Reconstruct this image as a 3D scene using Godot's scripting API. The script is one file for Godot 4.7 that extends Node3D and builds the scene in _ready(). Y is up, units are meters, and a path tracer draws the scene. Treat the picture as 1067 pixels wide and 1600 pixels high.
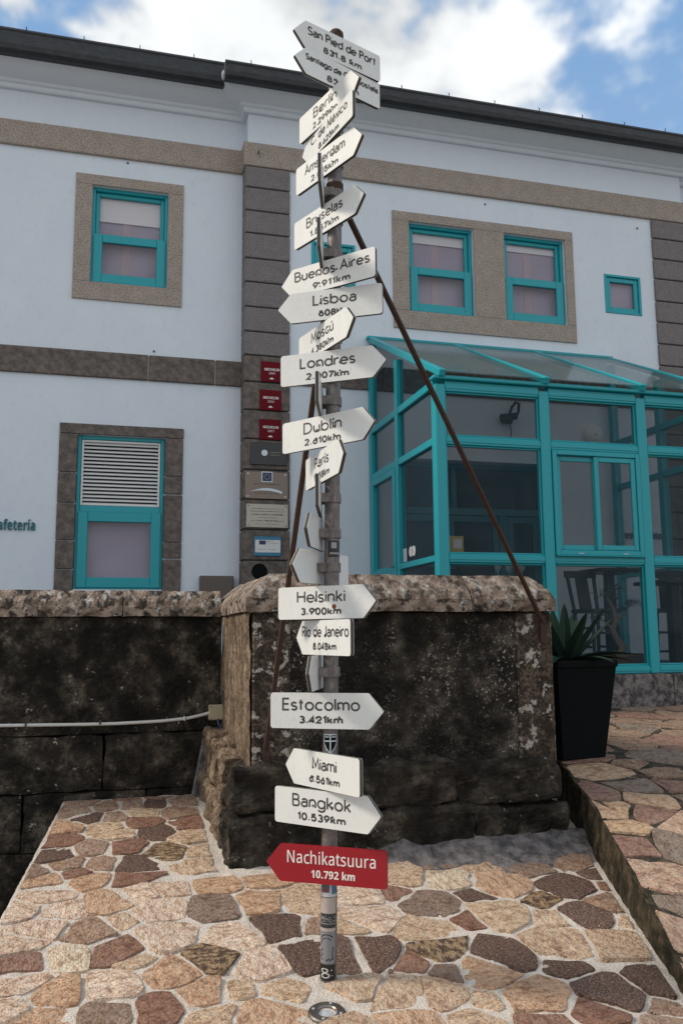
extends Node3D

# ---------------------------------------------------------------- helpers
var used := {}
var M := {}
var rng := RandomNumberGenerator.new()

func numbered(called):
	if not used.has(called):
		used[called] = 0
		return called
	used[called] += 1
	return "%s_%03d" % [called, used[called]]

func tag(o, label, category, group = "", kind = ""):
	if label != "": o.set_meta("label", label)
	if category != "": o.set_meta("category", category)
	if group != "": o.set_meta("group", group)
	if kind != "": o.set_meta("kind", kind)
	return o

func thing(called, label, category, at = Vector3.ZERO, group = ""):
	var o := Node3D.new()
	o.name = numbered(called)
	add_child(o)
	o.position = at
	return tag(o, label, category, group)

func sub(called, parent, at = Vector3.ZERO):
	var o := Node3D.new()
	o.name = called
	parent.add_child(o, true)
	o.position = at
	return o

func mb() -> SurfaceTool:
	var st := SurfaceTool.new()
	st.begin(Mesh.PRIMITIVE_TRIANGLES)
	return st

func obj(called, st, material, parent = self):
	var o := MeshInstance3D.new()
	o.mesh = st.commit() if st is SurfaceTool else st
	o.material_override = material
	o.cast_shadow = GeometryInstance3D.SHADOW_CASTING_SETTING_ON
	if parent == self:
		o.name = numbered(called)
		add_child(o)
	else:
		o.name = called
		parent.add_child(o, true)
	return o

func setting(called, st, material):
	var o = obj(called, st, material)
	o.set_meta("kind", "structure")
	return o

func tri(st, a, b, c, n):
	# front faces run clockwise: flip when the winding disagrees with n
	if (b - a).cross(c - a).dot(n) > 0.0:
		var t = b
		b = c
		c = t
	for p in [a, b, c]:
		st.set_normal(n)
		st.add_vertex(p)

func face(st, pts, inside):
	# a flat convex polygon that looks away from the point inside
	var n = (pts[1] - pts[0]).cross(pts[2] - pts[0])
	if n.length() < 1e-12 and pts.size() > 3:
		n = (pts[2] - pts[0]).cross(pts[3] - pts[0])
	if n.length() < 1e-12: return
	n = n.normalized()
	if n.dot(pts[0] - inside) < 0.0: n = -n
	for i in range(1, pts.size() - 1):
		tri(st, pts[0], pts[i], pts[i + 1], n)

func box(st, c, size, bevel = 0.0, bs = Basis()):
	var h = size * 0.5
	var b = min(bevel, min(h.x, min(h.y, h.z)) * 0.8)
	if b <= 0.0:
		for ax in 3:
			for s in [-1.0, 1.0]:
				var u = (ax + 1) % 3
				var v = (ax + 2) % 3
				var q = []
				for k in [[-1, -1], [1, -1], [1, 1], [-1, 1]]:
					var p = Vector3.ZERO
					p[ax] = h[ax] * s
					p[u] = h[u] * k[0]
					p[v] = h[v] * k[1]
					q.append(c + bs * p)
				face(st, q, c)
		return
	for ax in 3:
		var u = (ax + 1) % 3
		var v = (ax + 2) % 3
		for s in [-1.0, 1.0]:
			var q = []
			for k in [[-1, -1], [1, -1], [1, 1], [-1, 1]]:
				var p = Vector3.ZERO
				p[ax] = h[ax] * s
				p[u] = (h[u] - b) * k[0]
				p[v] = (h[v] - b) * k[1]
				q.append(c + bs * p)
			face(st, q, c)
		# the four bevelled edges along ax
		for k in [[-1, -1], [1, -1], [1, 1], [-1, 1]]:
			var q = []
			for e in [[-1, 0], [1, 0], [1, 1], [-1, 1]]:
				var p = Vector3.ZERO
				p[ax] = (h[ax] - b) * e[0]
				p[u] = (h[u] - (b if e[1] == 1 else 0.0)) * k[0]
				p[v] = (h[v] - (0.0 if e[1] == 1 else b)) * k[1]
				q.append(c + bs * p)
			face(st, q, c)
	for sx in [-1, 1]:
		for sy in [-1, 1]:
			for sz in [-1, 1]:
				face(st, [c + bs * Vector3(h.x * sx, (h.y - b) * sy, (h.z - b) * sz), c + bs * Vector3((h.x - b) * sx, h.y * sy, (h.z - b) * sz), c + bs * Vector3((h.x - b) * sx, (h.y - b) * sy, h.z * sz)], c)

func span(st, x0, x1, y0, y1, z0, z1, bevel = 0.0):
	box(st, Vector3((x0 + x1) / 2, (y0 + y1) / 2, (z0 + z1) / 2), Vector3(abs(x1 - x0), abs(y1 - y0), abs(z1 - z0)), bevel)

func bar(st, a, b, w, h, bevel = 0.0, upward = Vector3.UP):
	# a straight bar from a to b, w across and h high
	var d = (b - a).normalized()
	var side = d.cross(upward)
	if side.length() < 0.01: side = d.cross(Vector3.RIGHT)
	side = side.normalized()
	var top = side.cross(d).normalized()
	box(st, (a + b) / 2, Vector3(w, h, (b - a).length()), bevel, Basis(side, top, -d))

func prism(st, poly, d0, d1, xf = Transform3D()):
	# a convex outline in xy, from z = d0 to z = d1
	var c = Vector3.ZERO
	for p in poly: c += Vector3(p.x, p.y, 0)
	c /= poly.size()
	c.z = (d0 + d1) / 2
	c = xf * c
	for d in [d0, d1]:
		var q = []
		for p in poly: q.append(xf * Vector3(p.x, p.y, d))
		face(st, q, c)
	for i in poly.size():
		var p = poly[i]
		var r = poly[(i + 1) % poly.size()]
		face(st, [xf * Vector3(p.x, p.y, d0), xf * Vector3(r.x, r.y, d0), xf * Vector3(r.x, r.y, d1), xf * Vector3(p.x, p.y, d1)], c)

func tube(st, pts, radii, sides = 12, caps = true):
	# a round tube through pts; radii is one number or one per point
	var rings = []
	var norms = []
	for i in pts.size():
		var d = (pts[min(i + 1, pts.size() - 1)] - pts[max(i - 1, 0)]).normalized()
		var u = d.cross(Vector3.FORWARD if abs(d.z) < 0.9 else Vector3.UP).normalized()
		var v = d.cross(u).normalized()
		var r = radii[i] if radii is Array else radii
		var ring = []
		var nn = []
		for k in sides:
			var a = TAU * k / sides
			var o = u * cos(a) + v * sin(a)
			ring.append(pts[i] + o * r)
			nn.append(o)
		rings.append(ring)
		norms.append(nn)
	for i in range(pts.size() - 1):
		for k in sides:
			var k2 = (k + 1) % sides
			smooth(st, [rings[i][k], rings[i][k2], rings[i + 1][k2]], [norms[i][k], norms[i][k2], norms[i + 1][k2]])
			smooth(st, [rings[i][k], rings[i + 1][k2], rings[i + 1][k]], [norms[i][k], norms[i + 1][k2], norms[i + 1][k]])
	if caps:
		face(st, rings[0], pts[1])
		face(st, rings[-1], pts[-2])

func smooth(st, p, n):
	var m = n[0] + n[1] + n[2]
	var o = [0, 1, 2]
	if (p[1] - p[0]).cross(p[2] - p[0]).dot(m) > 0.0: o = [0, 2, 1]
	for i in o:
		st.set_normal(n[i])
		st.add_vertex(p[i])

func lathe(st, prof, at, sides = 32):
	# prof: [radius, height] pairs, turned about y
	for i in range(prof.size() - 1):
		var a = prof[i]
		var b = prof[i + 1]
		var out = Vector2(b[1] - a[1], -(b[0] - a[0])).normalized()
		for k in sides:
			var t0 = TAU * k / sides
			var t1 = TAU * (k + 1) / sides
			var e0 = Vector3(cos(t0), 0, sin(t0))
			var e1 = Vector3(cos(t1), 0, sin(t1))
			var n0 = e0 * out.x + Vector3.UP * out.y
			var n1 = e1 * out.x + Vector3.UP * out.y
			var A = at + e0 * a[0] + Vector3.UP * a[1]
			var B = at + e1 * a[0] + Vector3.UP * a[1]
			var Cc = at + e1 * b[0] + Vector3.UP * b[1]
			var D = at + e0 * b[0] + Vector3.UP * b[1]
			if a[0] > 0.0: smooth(st, [A, B, Cc], [n0, n1, n1])
			if b[0] > 0.0: smooth(st, [A, Cc, D], [n0, n1, n0])

func rough_block(st, c, size, seed_value, amp = 0.012, rounding = 0.03, n = 7):
	# a hand-cut stone: a box with worn corners and an uneven skin
	var nz := FastNoiseLite.new()
	nz.seed = seed_value
	nz.frequency = 4.0
	nz.fractal_octaves = 3
	var h = size * 0.5
	for ax in 3:
		var u = (ax + 1) % 3
		var v = (ax + 2) % 3
		for s in [-1.0, 1.0]:
			var g = []
			for i in n + 1:
				var row = []
				for j in n + 1:
					var p = Vector3.ZERO
					p[ax] = h[ax] * s
					p[u] = h[u] * (2.0 * i / n - 1.0)
					p[v] = h[v] * (2.0 * j / n - 1.0)
					var core = Vector3(clamp(p.x, -h.x + rounding, h.x - rounding), clamp(p.y, -h.y + rounding, h.y - rounding), clamp(p.z, -h.z + rounding, h.z - rounding))
					var off = p - core
					var q = core + off.normalized() * rounding
					q += off.normalized() * nz.get_noise_3dv((c + p) * 1.0) * amp * 2.0
					row.append(c + q)
				g.append(row)
			for i in n:
				for j in n:
					face(st, [g[i][j], g[i + 1][j], g[i + 1][j + 1]], c)
					face(st, [g[i][j], g[i + 1][j + 1], g[i][j + 1]], c)

func lin(r, g, b, a = 1.0) -> Color:
	var c = Color(r, g, b).linear_to_srgb()
	c.a = a
	return c

func ramp(offsets, colors) -> PackedByteArray:
	var g := Gradient.new()
	g.offsets = PackedFloat32Array(offsets)
	g.colors = PackedColorArray(colors)
	var out := PackedByteArray()
	for i in 256:
		var c = g.sample(i / 255.0)
		out.append(int(clamp(c.r, 0, 1) * 255))
		out.append(int(clamp(c.g, 0, 1) * 255))
		out.append(int(clamp(c.b, 0, 1) * 255))
		out.append(int(clamp(c.a, 0, 1) * 255))
	return out

func noise_image(seed_value, freq, octaves, size, cellular = false) -> Image:
	var nz := FastNoiseLite.new()
	nz.seed = seed_value
	nz.frequency = freq
	nz.noise_type = FastNoiseLite.TYPE_CELLULAR if cellular else FastNoiseLite.TYPE_SIMPLEX_SMOOTH
	nz.fractal_type = FastNoiseLite.FRACTAL_FBM
	nz.fractal_octaves = octaves
	nz.fractal_gain = 0.68
	return nz.get_seamless_image(size, size)

func layered(size, layers) -> ImageTexture:
	# layers: [seed, frequency, octaves, ramp]; each lies over the one before by its alpha
	var out := PackedByteArray()
	out.resize(size * size * 3)
	for l in layers:
		var im = noise_image(l[0], l[1], l[2], size)
		im.convert(Image.FORMAT_L8)
		var d: PackedByteArray = im.get_data()
		var lut: PackedByteArray = l[3]
		for i in size * size:
			var k = d[i] * 4
			var a = lut[k + 3]
			if a == 0: continue
			var o = i * 3
			if a == 255:
				out[o] = lut[k]
				out[o + 1] = lut[k + 1]
				out[o + 2] = lut[k + 2]
			else:
				out[o] += (lut[k] - out[o]) * a / 255
				out[o + 1] += (lut[k + 1] - out[o + 1]) * a / 255
				out[o + 2] += (lut[k + 2] - out[o + 2]) * a / 255
	var img = Image.create_from_data(size, size, false, Image.FORMAT_RGB8, out)
	img.generate_mipmaps()
	return ImageTexture.create_from_image(img)

func bumps(seed_value, freq, octaves, size, strength) -> ImageTexture:
	var im = noise_image(seed_value, freq, octaves, size)
	im.convert(Image.FORMAT_RF)
	im.bump_map_to_normal_map(strength)
	im.generate_mipmaps()
	return ImageTexture.create_from_image(im)

func plain(color, rough = 0.7, metallic = 0.0) -> StandardMaterial3D:
	var m := StandardMaterial3D.new()
	m.albedo_color = color
	m.roughness = rough
	m.metallic = metallic
	return m

func stone(texture, scale, rough = 0.9, normal = null, depth = 1.0, tint = Color.WHITE) -> StandardMaterial3D:
	var m := plain(tint, rough)
	m.albedo_texture = texture
	m.uv1_triplanar = true
	m.uv1_world_triplanar = true
	m.uv1_scale = scale if scale is Vector3 else Vector3.ONE * scale
	if normal:
		m.normal_enabled = true
		m.normal_texture = normal
		m.normal_scale = depth
	return m

func glass(color, alpha) -> StandardMaterial3D:
	var m := plain(Color(color.r, color.g, color.b, alpha), 0.03)
	m.transparency = BaseMaterial3D.TRANSPARENCY_ALPHA
	m.metallic_specular = 0.5
	return m

func lettering(called, text, width, cap, material, parent, at, turn = Basis(), family = "Droid Sans", weight = 400, deep = 0.0016):
	# solid letters: width metres long and cap metres high, centred on at
	var f := SystemFont.new()
	f.font_names = PackedStringArray([family])
	f.font_weight = weight
	var t := TextMesh.new()
	t.text = text
	t.font = f
	t.font_size = 64
	t.pixel_size = 0.01
	t.depth = 1.0
	t.curve_step = 2.0
	var ab = t.get_aabb()
	var o = obj(called, t, material, parent)
	# 64 px type has capitals 45.7 px high
	var k = Vector3(width / max(ab.size.x, 0.01), cap / 0.457, deep)
	o.transform = Transform3D(turn * Basis.from_scale(k), at)
	var mid = ab.get_center()
	o.position = at - turn * Vector3(mid.x * k.x, 0.0, 0.0)
	return o

# ---------------------------------------------------------------- materials
func materials():
	var S := 512
	# white render; the blue of the sky light is mixed into its colour
	M.plaster = stone(layered(S, [
		[11, 0.006, 4, ramp([0, 1], [lin(0.63, 0.70, 0.79), lin(0.67, 0.735, 0.815)])],
		[12, 0.03, 4, ramp([0, 0.30, 0.36, 1], [lin(0.54, 0.60, 0.67, 0.4), lin(0.57, 0.64, 0.72, 0.2), lin(0.6, 0.66, 0.74, 0), lin(0.6, 0.66, 0.74, 0)])]]), Vector3(0.35, 0.22, 0.35), 0.92, bumps(13, 0.03, 4, 256, 3.0), 0.10)
	M.inside_wall = plain(lin(0.42, 0.44, 0.47), 0.9)
	# dressed granite, fine grained
	var grain = bumps(21, 0.16, 3, S, 4.0)
	M.granite = stone(layered(S, [
		[22, 0.012, 4, ramp([0, 1], [lin(0.325, 0.275, 0.24), lin(0.43, 0.37, 0.325)])],
		[23, 0.10, 3, ramp([0, 0.35, 0.5, 0.65, 1], [lin(0.06, 0.05, 0.045, 0.8), lin(0.1, 0.08, 0.07, 0.3), lin(0.2, 0.2, 0.2, 0), lin(0.5, 0.44, 0.39, 0.3), lin(0.62, 0.57, 0.53, 0.8)])]]), 0.75, 0.9, grain, 0.5)
	M.grey_granite = stone(layered(S, [
		[24, 0.012, 4, ramp([0, 1], [lin(0.175, 0.16, 0.165), lin(0.24, 0.22, 0.225)])],
		[25, 0.10, 3, ramp([0, 0.35, 0.5, 0.65, 1], [lin(0.03, 0.03, 0.03, 0.8), lin(0.05, 0.05, 0.05, 0.3), lin(0.1, 0.1, 0.1, 0), lin(0.2, 0.18, 0.17, 0.3), lin(0.36, 0.335, 0.335, 0.8)])]]), 0.75, 0.9, grain, 0.6)
	M.old_granite = stone(layered(S, [
		[26, 0.011, 5, ramp([0, 0.4, 0.7, 1], [lin(0.085, 0.077, 0.074), lin(0.14, 0.124, 0.117), lin(0.195, 0.165, 0.15), lin(0.26, 0.22, 0.20)])],
		[27, 0.12, 3, ramp([0, 0.4, 0.6, 1], [lin(0.03, 0.025, 0.025, 0.7), lin(0.1, 0.08, 0.07, 0), lin(0.2, 0.16, 0.14, 0), lin(0.34, 0.29, 0.25, 0.6)])]]), 1.1, 0.92, bumps(28, 0.06, 5, S, 8.0), 0.7)
	# wall stone under a black crust, with pale lichen
	var crust_bump = bumps(31, 0.03, 6, S, 10.0)
	var dark_over = ramp([0, 0.40, 0.70, 1], [lin(0.007, 0.007, 0.0067, 0.92), lin(0.012, 0.011, 0.0095, 0.70), lin(0.015, 0.014, 0.013, 0.0), lin(0.015, 0.014, 0.013, 0)])
	M.crust = stone(layered(S, [
		[32, 0.009, 5, ramp([0, 0.36, 0.55, 0.75, 1], [lin(0.016, 0.0145, 0.013), lin(0.034, 0.029, 0.024), lin(0.075, 0.062, 0.05), lin(0.135, 0.112, 0.09), lin(0.20, 0.168, 0.135)])],
		[33, 0.04, 5, ramp([0, 0.40, 0.62, 1], [lin(0.008, 0.008, 0.008, 0.8), lin(0.02, 0.02, 0.02, 0.25), lin(0.08, 0.06, 0.045, 0), lin(0.2, 0.15, 0.105, 0.5)])],
		[34, 0.03, 4, ramp([0, 0.80, 0.83, 1], [lin(0.5, 0.5, 0.46, 0), lin(0.5, 0.48, 0.44, 0), lin(0.42, 0.40, 0.36, 0.8), lin(0.55, 0.52, 0.48, 1)])],
		[37, 0.0065, 5, dark_over]]), 0.62, 0.97, crust_bump, 0.9)
	M.crust_spotted = stone(layered(S, [
		[35, 0.007, 5, ramp([0, 0.36, 0.52, 0.7, 1], [lin(0.014, 0.013, 0.013), lin(0.03, 0.026, 0.023), lin(0.07, 0.058, 0.048), lin(0.125, 0.105, 0.088), lin(0.17, 0.145, 0.12)])],
		[33, 0.04, 5, ramp([0, 0.42, 0.62, 1], [lin(0.008, 0.008, 0.008, 0.75), lin(0.02, 0.02, 0.02, 0.2), lin(0.08, 0.06, 0.045, 0), lin(0.2, 0.15, 0.11, 0.5)])],
		[36, 0.10, 4, ramp([0, 0.70, 0.74, 1], [lin(0.5, 0.5, 0.46, 0), lin(0.5, 0.48, 0.44, 0), lin(0.5, 0.47, 0.42, 0.9), lin(0.65, 0.62, 0.57, 1)])],
		[38, 0.0045, 4, dark_over]]), 0.6, 0.97, crust_bump, 0.9)
	M.lichen = stone(layered(S, [
		[41, 0.010, 5, ramp([0, 0.4, 0.6, 1], [lin(0.10, 0.078, 0.063), lin(0.20, 0.155, 0.125), lin(0.30, 0.235, 0.19), lin(0.39, 0.315, 0.26)])],
		[43, 0.013, 4, ramp([0, 0.64, 0.68, 1], [lin(0.4, 0.4, 0.36, 0), lin(0.4, 0.38, 0.35, 0), lin(0.42, 0.40, 0.37, 0.85), lin(0.55, 0.53, 0.50, 0.95)])],
		[42, 0.018, 6, ramp([0, 0.38, 0.56, 1], [lin(0.012, 0.011, 0.011, 0.95), lin(0.03, 0.026, 0.023, 0.85), lin(0.1, 0.08, 0.065, 0), lin(0.36, 0.3, 0.25, 0)])]]), 1.0, 0.97, crust_bump, 1.0)
	M.pier = stone(layered(S, [
		[47, 0.010, 5, ramp([0, 0.4, 0.6, 1], [lin(0.025, 0.021, 0.018), lin(0.06, 0.047, 0.037), lin(0.12, 0.092, 0.07), lin(0.2, 0.155, 0.12)])],
		[48, 0.05, 5, ramp([0, 0.40, 0.55, 1], [lin(0.012, 0.011, 0.011, 0.9), lin(0.03, 0.026, 0.023, 0.5), lin(0.1, 0.08, 0.065, 0), lin(0.26, 0.21, 0.165, 0.5)])],
		[49, 0.010, 5, ramp([0, 0.66, 0.69, 1], [lin(0.4, 0.4, 0.36, 0), lin(0.4, 0.38, 0.35, 0), lin(0.44, 0.41, 0.37, 0.85), lin(0.6, 0.57, 0.53, 0.95)])]]), 1.25, 0.97, crust_bump, 1.0)
	M.worn = stone(layered(S, [
		[44, 0.010, 5, ramp([0, 0.4, 0.65, 1], [lin(0.06, 0.043, 0.03), lin(0.16, 0.117, 0.083), lin(0.28, 0.215, 0.155), lin(0.40, 0.32, 0.235)])],
		[45, 0.05, 5, ramp([0, 0.36, 0.5, 1], [lin(0.02, 0.018, 0.015, 0.9), lin(0.05, 0.04, 0.03, 0.5), lin(0.2, 0.16, 0.13, 0), lin(0.5, 0.42, 0.32, 0.4)])]]), Vector3(1.3, 0.5, 1.3), 0.95, bumps(46, 0.03, 6, S, 12.0), 1.2)
	# paving
	var cleft = bumps(51, 0.02, 6, S, 12.0)
	var streaks = layered(S, [
		[52, 0.010, 6, ramp([0, 0.25, 0.37, 0.5, 0.66, 1], [lin(0.26, 0.17, 0.135), lin(0.50, 0.37, 0.30), lin(0.82, 0.71, 0.63), lin(1.0, 0.90, 0.78), lin(1.0, 0.97, 0.92), lin(1, 1, 1)])],
		[58, 0.020, 5, ramp([0, 0.33, 0.48, 1], [lin(0.40, 0.20, 0.12, 0.85), lin(0.72, 0.48, 0.36, 0.4), lin(1, 0.95, 0.88, 0), lin(1, 0.98, 0.93, 0.75)])],
		[53, 0.05, 6, ramp([0, 0.27, 0.37, 0.60, 1], [lin(0.07, 0.045, 0.035, 0.95), lin(0.30, 0.2, 0.15, 0.6), lin(0.7, 0.6, 0.5, 0), lin(1, 0.96, 0.9, 0), lin(1, 1, 1, 0.7)])]])
	var mottled = layered(S, [
		[54, 0.014, 5, ramp([0, 0.45, 0.52, 1], [lin(0.07, 0.05, 0.045), lin(0.16, 0.11, 0.085), lin(0.62, 0.5, 0.36), lin(0.85, 0.72, 0.55)])],
		[55, 0.09, 4, ramp([0, 0.35, 0.6, 1], [lin(0.05, 0.04, 0.035, 0.7), lin(0.2, 0.15, 0.12, 0.1), lin(0.8, 0.7, 0.6, 0), lin(0.95, 0.88, 0.8, 0.6)])]])
	var dark_flecked = layered(S, [
		[56, 0.016, 5, ramp([0, 0.5, 1], [lin(0.16, 0.13, 0.13), lin(0.30, 0.24, 0.215), lin(0.46, 0.34, 0.27)])],
		[57, 0.055, 5, ramp([0, 0.48, 0.56, 0.7, 1], [lin(0.08, 0.065, 0.065, 0.8), lin(0.2, 0.16, 0.15, 0), lin(0.5, 0.4, 0.34, 0.6), lin(1, 0.93, 0.86, 1), lin(1, 1, 1, 1)])]])
	var kinds = {
		"T": [streaks, lin(0.70, 0.575, 0.445)], "P": [streaks, lin(0.84, 0.725, 0.63)], "B": [streaks, lin(0.43, 0.32, 0.255)],
		"R": [streaks, lin(0.32, 0.19, 0.145)], "O": [streaks, lin(0.66, 0.475, 0.34)], "G": [streaks, lin(0.32, 0.25, 0.215)],
		"W": [streaks, lin(0.82, 0.75, 0.62)], "D": [dark_flecked, lin(0.37, 0.265, 0.22)], "K": [mottled, lin(0.62, 0.52, 0.40)]}
	M.paving = {}
	var turns = [Vector3(1.5, 1.5, 3.2), Vector3(2.8, 1.5, 1.5), Vector3(1.9, 1.9, 2.1)]
	for k in kinds:
		M.paving[k] = []
		for v in 4:
			# no two stones of a kind are quite the same tone
			var tone: Color = kinds[k][1]
			tone = tone.lightened([0.0, 0.10, 0.04, 0.0][v]).lerp(Color(0.72, 0.6, 0.52), [0.0, 0.05, 0.18, 0.0][v])
			M.paving[k].append(stone(kinds[k][0], turns[v % 3], 0.92, cleft, 3.2, tone))
	# flagstones of the ramp: the same streaked texture in browner, duller tints
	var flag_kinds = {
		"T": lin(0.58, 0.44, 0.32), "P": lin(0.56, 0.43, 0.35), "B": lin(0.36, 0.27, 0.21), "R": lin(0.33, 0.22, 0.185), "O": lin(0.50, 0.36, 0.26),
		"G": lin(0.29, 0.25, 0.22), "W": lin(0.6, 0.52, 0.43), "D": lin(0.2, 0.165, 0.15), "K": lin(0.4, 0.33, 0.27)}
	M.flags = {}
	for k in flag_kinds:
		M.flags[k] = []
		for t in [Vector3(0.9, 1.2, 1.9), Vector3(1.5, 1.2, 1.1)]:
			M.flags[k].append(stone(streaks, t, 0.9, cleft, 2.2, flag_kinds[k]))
	M.mortar = stone(layered(S, [
		[61, 0.009, 5, ramp([0, 0.4, 1], [lin(0.36, 0.305, 0.26), lin(0.58, 0.52, 0.46), lin(0.72, 0.67, 0.615)])],
		[62, 0.16, 3, ramp([0, 0.25, 0.42, 0.7, 1], [lin(0.07, 0.06, 0.05, 0.9), lin(0.22, 0.19, 0.16, 0.6), lin(0.5, 0.46, 0.42, 0), lin(0.6, 0.56, 0.52, 0), lin(0.75, 0.72, 0.68, 0.6)])]]), 1.5, 0.95, bumps(63, 0.06, 5, S, 9.0), 0.9)
	M.grey_mortar = stone(layered(S, [
		[64, 0.012, 5, ramp([0, 0.4, 0.6, 1], [lin(0.03, 0.028, 0.03), lin(0.10, 0.092, 0.095), lin(0.2, 0.18, 0.178), lin(0.3, 0.275, 0.265)])],
		[65, 0.12, 3, ramp([0, 0.4, 0.6, 1], [lin(0.02, 0.02, 0.02, 0.6), lin(0.1, 0.1, 0.1, 0), lin(0.3, 0.28, 0.27, 0), lin(0.45, 0.42, 0.4, 0.5)])]]), 1.2, 0.95, crust_bump, 0.8)
	M.moss_joint = stone(layered(S, [
		[66, 0.012, 5, ramp([0, 0.45, 0.6, 1], [lin(0.025, 0.027, 0.020), lin(0.05, 0.045, 0.036), lin(0.085, 0.07, 0.057), lin(0.12, 0.10, 0.082)])],
		[67, 0.12, 3, ramp([0, 0.4, 0.6, 1], [lin(0.015, 0.02, 0.012, 0.6), lin(0.1, 0.1, 0.1, 0), lin(0.2, 0.17, 0.15, 0), lin(0.3, 0.26, 0.22, 0.5)])]]), 1.2, 0.95, crust_bump, 0.8)
	M.kerb = stone(layered(S, [
		[68, 0.012, 5, ramp([0, 0.4, 0.6, 1], [lin(0.010, 0.011, 0.008), lin(0.025, 0.023, 0.016), lin(0.07, 0.055, 0.037), lin(0.16, 0.122, 0.083)])],
		[69, 0.09, 4, ramp([0, 0.4, 0.6, 1], [lin(0.01, 0.012, 0.008, 0.7), lin(0.1, 0.1, 0.1, 0), lin(0.2, 0.17, 0.15, 0), lin(0.3, 0.25, 0.2, 0.4)])]]), Vector3(1.1, 0.8, 1.1), 0.95, crust_bump, 0.8)
	# paints and metals
	M.teal = plain(lin(0.004, 0.31, 0.37), 0.36)
	M.dark_teal = plain(lin(0.006, 0.13, 0.16), 0.5)
	var enamel = layered(S, [
		[71, 0.008, 4, ramp([0, 1], [lin(0.66, 0.675, 0.67), lin(0.73, 0.745, 0.74)])],
		[72, 0.05, 5, ramp([0, 0.22, 0.30, 1], [lin(0.34, 0.31, 0.25, 0.8), lin(0.5, 0.48, 0.43, 0.4), lin(0.7, 0.7, 0.68, 0), lin(0.7, 0.7, 0.68, 0)])]])
	M.enamel = stone(enamel, Vector3(2.2, 0.7, 2.2), 0.45)
	M.red = plain(lin(0.30, 0.003, 0.012), 0.45)
	M.rim = plain(lin(0.05, 0.045, 0.04), 0.6)
	M.ink = plain(lin(0.05, 0.045, 0.045), 0.6)
	M.white_ink = plain(lin(0.8, 0.79, 0.77), 0.5)
	M.white = plain(lin(0.68, 0.69, 0.70), 0.5)
	M.pipe = stone(layered(S, [
		[73, 0.02, 5, ramp([0, 0.4, 0.7, 1], [lin(0.08, 0.07, 0.067), lin(0.15, 0.135, 0.132), lin(0.22, 0.20, 0.198), lin(0.32, 0.295, 0.29)])],
		[74, 0.07, 4, ramp([0, 0.28, 0.4, 1], [lin(0.07, 0.04, 0.03, 0.9), lin(0.1, 0.07, 0.06, 0.5), lin(0.25, 0.24, 0.24, 0), lin(0.3, 0.29, 0.29, 0)])]]), Vector3(3, 1.2, 3), 0.5, bumps(75, 0.05, 4, 256, 3.0), 0.3)
	M.pipe.metallic = 0.45
	M.rust = stone(layered(S, [
		[76, 0.03, 5, ramp([0, 0.5, 1], [lin(0.022, 0.013, 0.010), lin(0.05, 0.024, 0.016), lin(0.10, 0.045, 0.028)])]]), Vector3(4, 1.5, 4), 0.85, bumps(77, 0.06, 4, 256, 5.0), 0.6)
	M.rust_spot = plain(lin(0.16, 0.045, 0.012), 0.9)
	M.steel = plain(lin(0.24, 0.215, 0.20), 0.34, 0.85)
	M.zinc = stone(layered(S, [[78, 0.02, 5, ramp([0, 0.5, 1], [lin(0.012, 0.016, 0.021), lin(0.022, 0.027, 0.034), lin(0.045, 0.05, 0.057)])]]), Vector3(0.5, 1.5, 1.5), 0.55)
	M.black = plain(lin(0.006, 0.007, 0.008), 0.8)
	M.black.metallic_specular = 0.2
	M.dark_wood = plain(lin(0.018, 0.014, 0.013), 0.45)
	M.dark_room = plain(lin(0.05, 0.06, 0.07), 0.9)
	M.floor_tile = plain(lin(0.12, 0.12, 0.125), 0.6)
	M.glass = glass(lin(0.002, 0.03, 0.048), 0.27)
	M.glass.metallic_specular = 0.22
	M.house_glass = glass(lin(0.10, 0.08, 0.14), 0.07)
	M.house_glass.metallic_specular = 0.4
	M.roof_glass = glass(lin(0.05, 0.125, 0.135), 0.42)
	M.roof_glass.roughness = 0.12
	M.roof_glass.metallic_specular = 0.25
	M.sheer = plain(lin(0.36, 0.32, 0.42), 0.9)
	M.sheer.backlight_enabled = true
	M.sheer.backlight = Color(0.2, 0.18, 0.22)
	M.blind = plain(lin(0.74, 0.73, 0.78), 0.85)
	M.curtain = plain(lin(0.42, 0.33, 0.37), 0.9)
	M.conduit = plain(lin(0.55, 0.55, 0.54), 0.45)
	M.box_beige = plain(lin(0.42, 0.36, 0.24), 0.6)
	M.blue_cable = plain(lin(0.03, 0.045, 0.09), 0.5)
	M.plaque_red = plain(lin(0.13, 0.002, 0.009), 0.5)
	M.plaque_red.metallic_specular = 0.25
	M.plaque_dark = plain(lin(0.02, 0.02, 0.024), 0.25)
	M.plaque_bronze = plain(lin(0.24, 0.185, 0.15), 0.45)
	M.plaque_cream = plain(lin(0.50, 0.46, 0.40), 0.5)
	M.blue = plain(lin(0.02, 0.18, 0.34), 0.4)
	M.flag_blue = plain(lin(0.008, 0.022, 0.11), 0.4)
	M.gold = plain(lin(0.5, 0.36, 0.08), 0.4)
	M.silver = plain(lin(0.55, 0.62, 0.68), 0.3, 0.3)
	M.grey_box = plain(lin(0.11, 0.092, 0.082), 0.6)
	M.leaf = stone(layered(256, [[81, 0.03, 4, ramp([0, 0.5, 1], [lin(0.010, 0.026, 0.021), lin(0.015, 0.036, 0.026), lin(0.024, 0.05, 0.036)])]]), 4.0, 0.75)
	M.leaf.metallic_specular = 0.25
	M.bonsai_leaf = plain(lin(0.03, 0.07, 0.03), 0.7)
	M.bark = plain(lin(0.22, 0.17, 0.13), 0.9)
	M.tray = plain(lin(0.12, 0.05, 0.03), 0.6)
	M.soil = plain(lin(0.02, 0.016, 0.012), 1.0)
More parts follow.
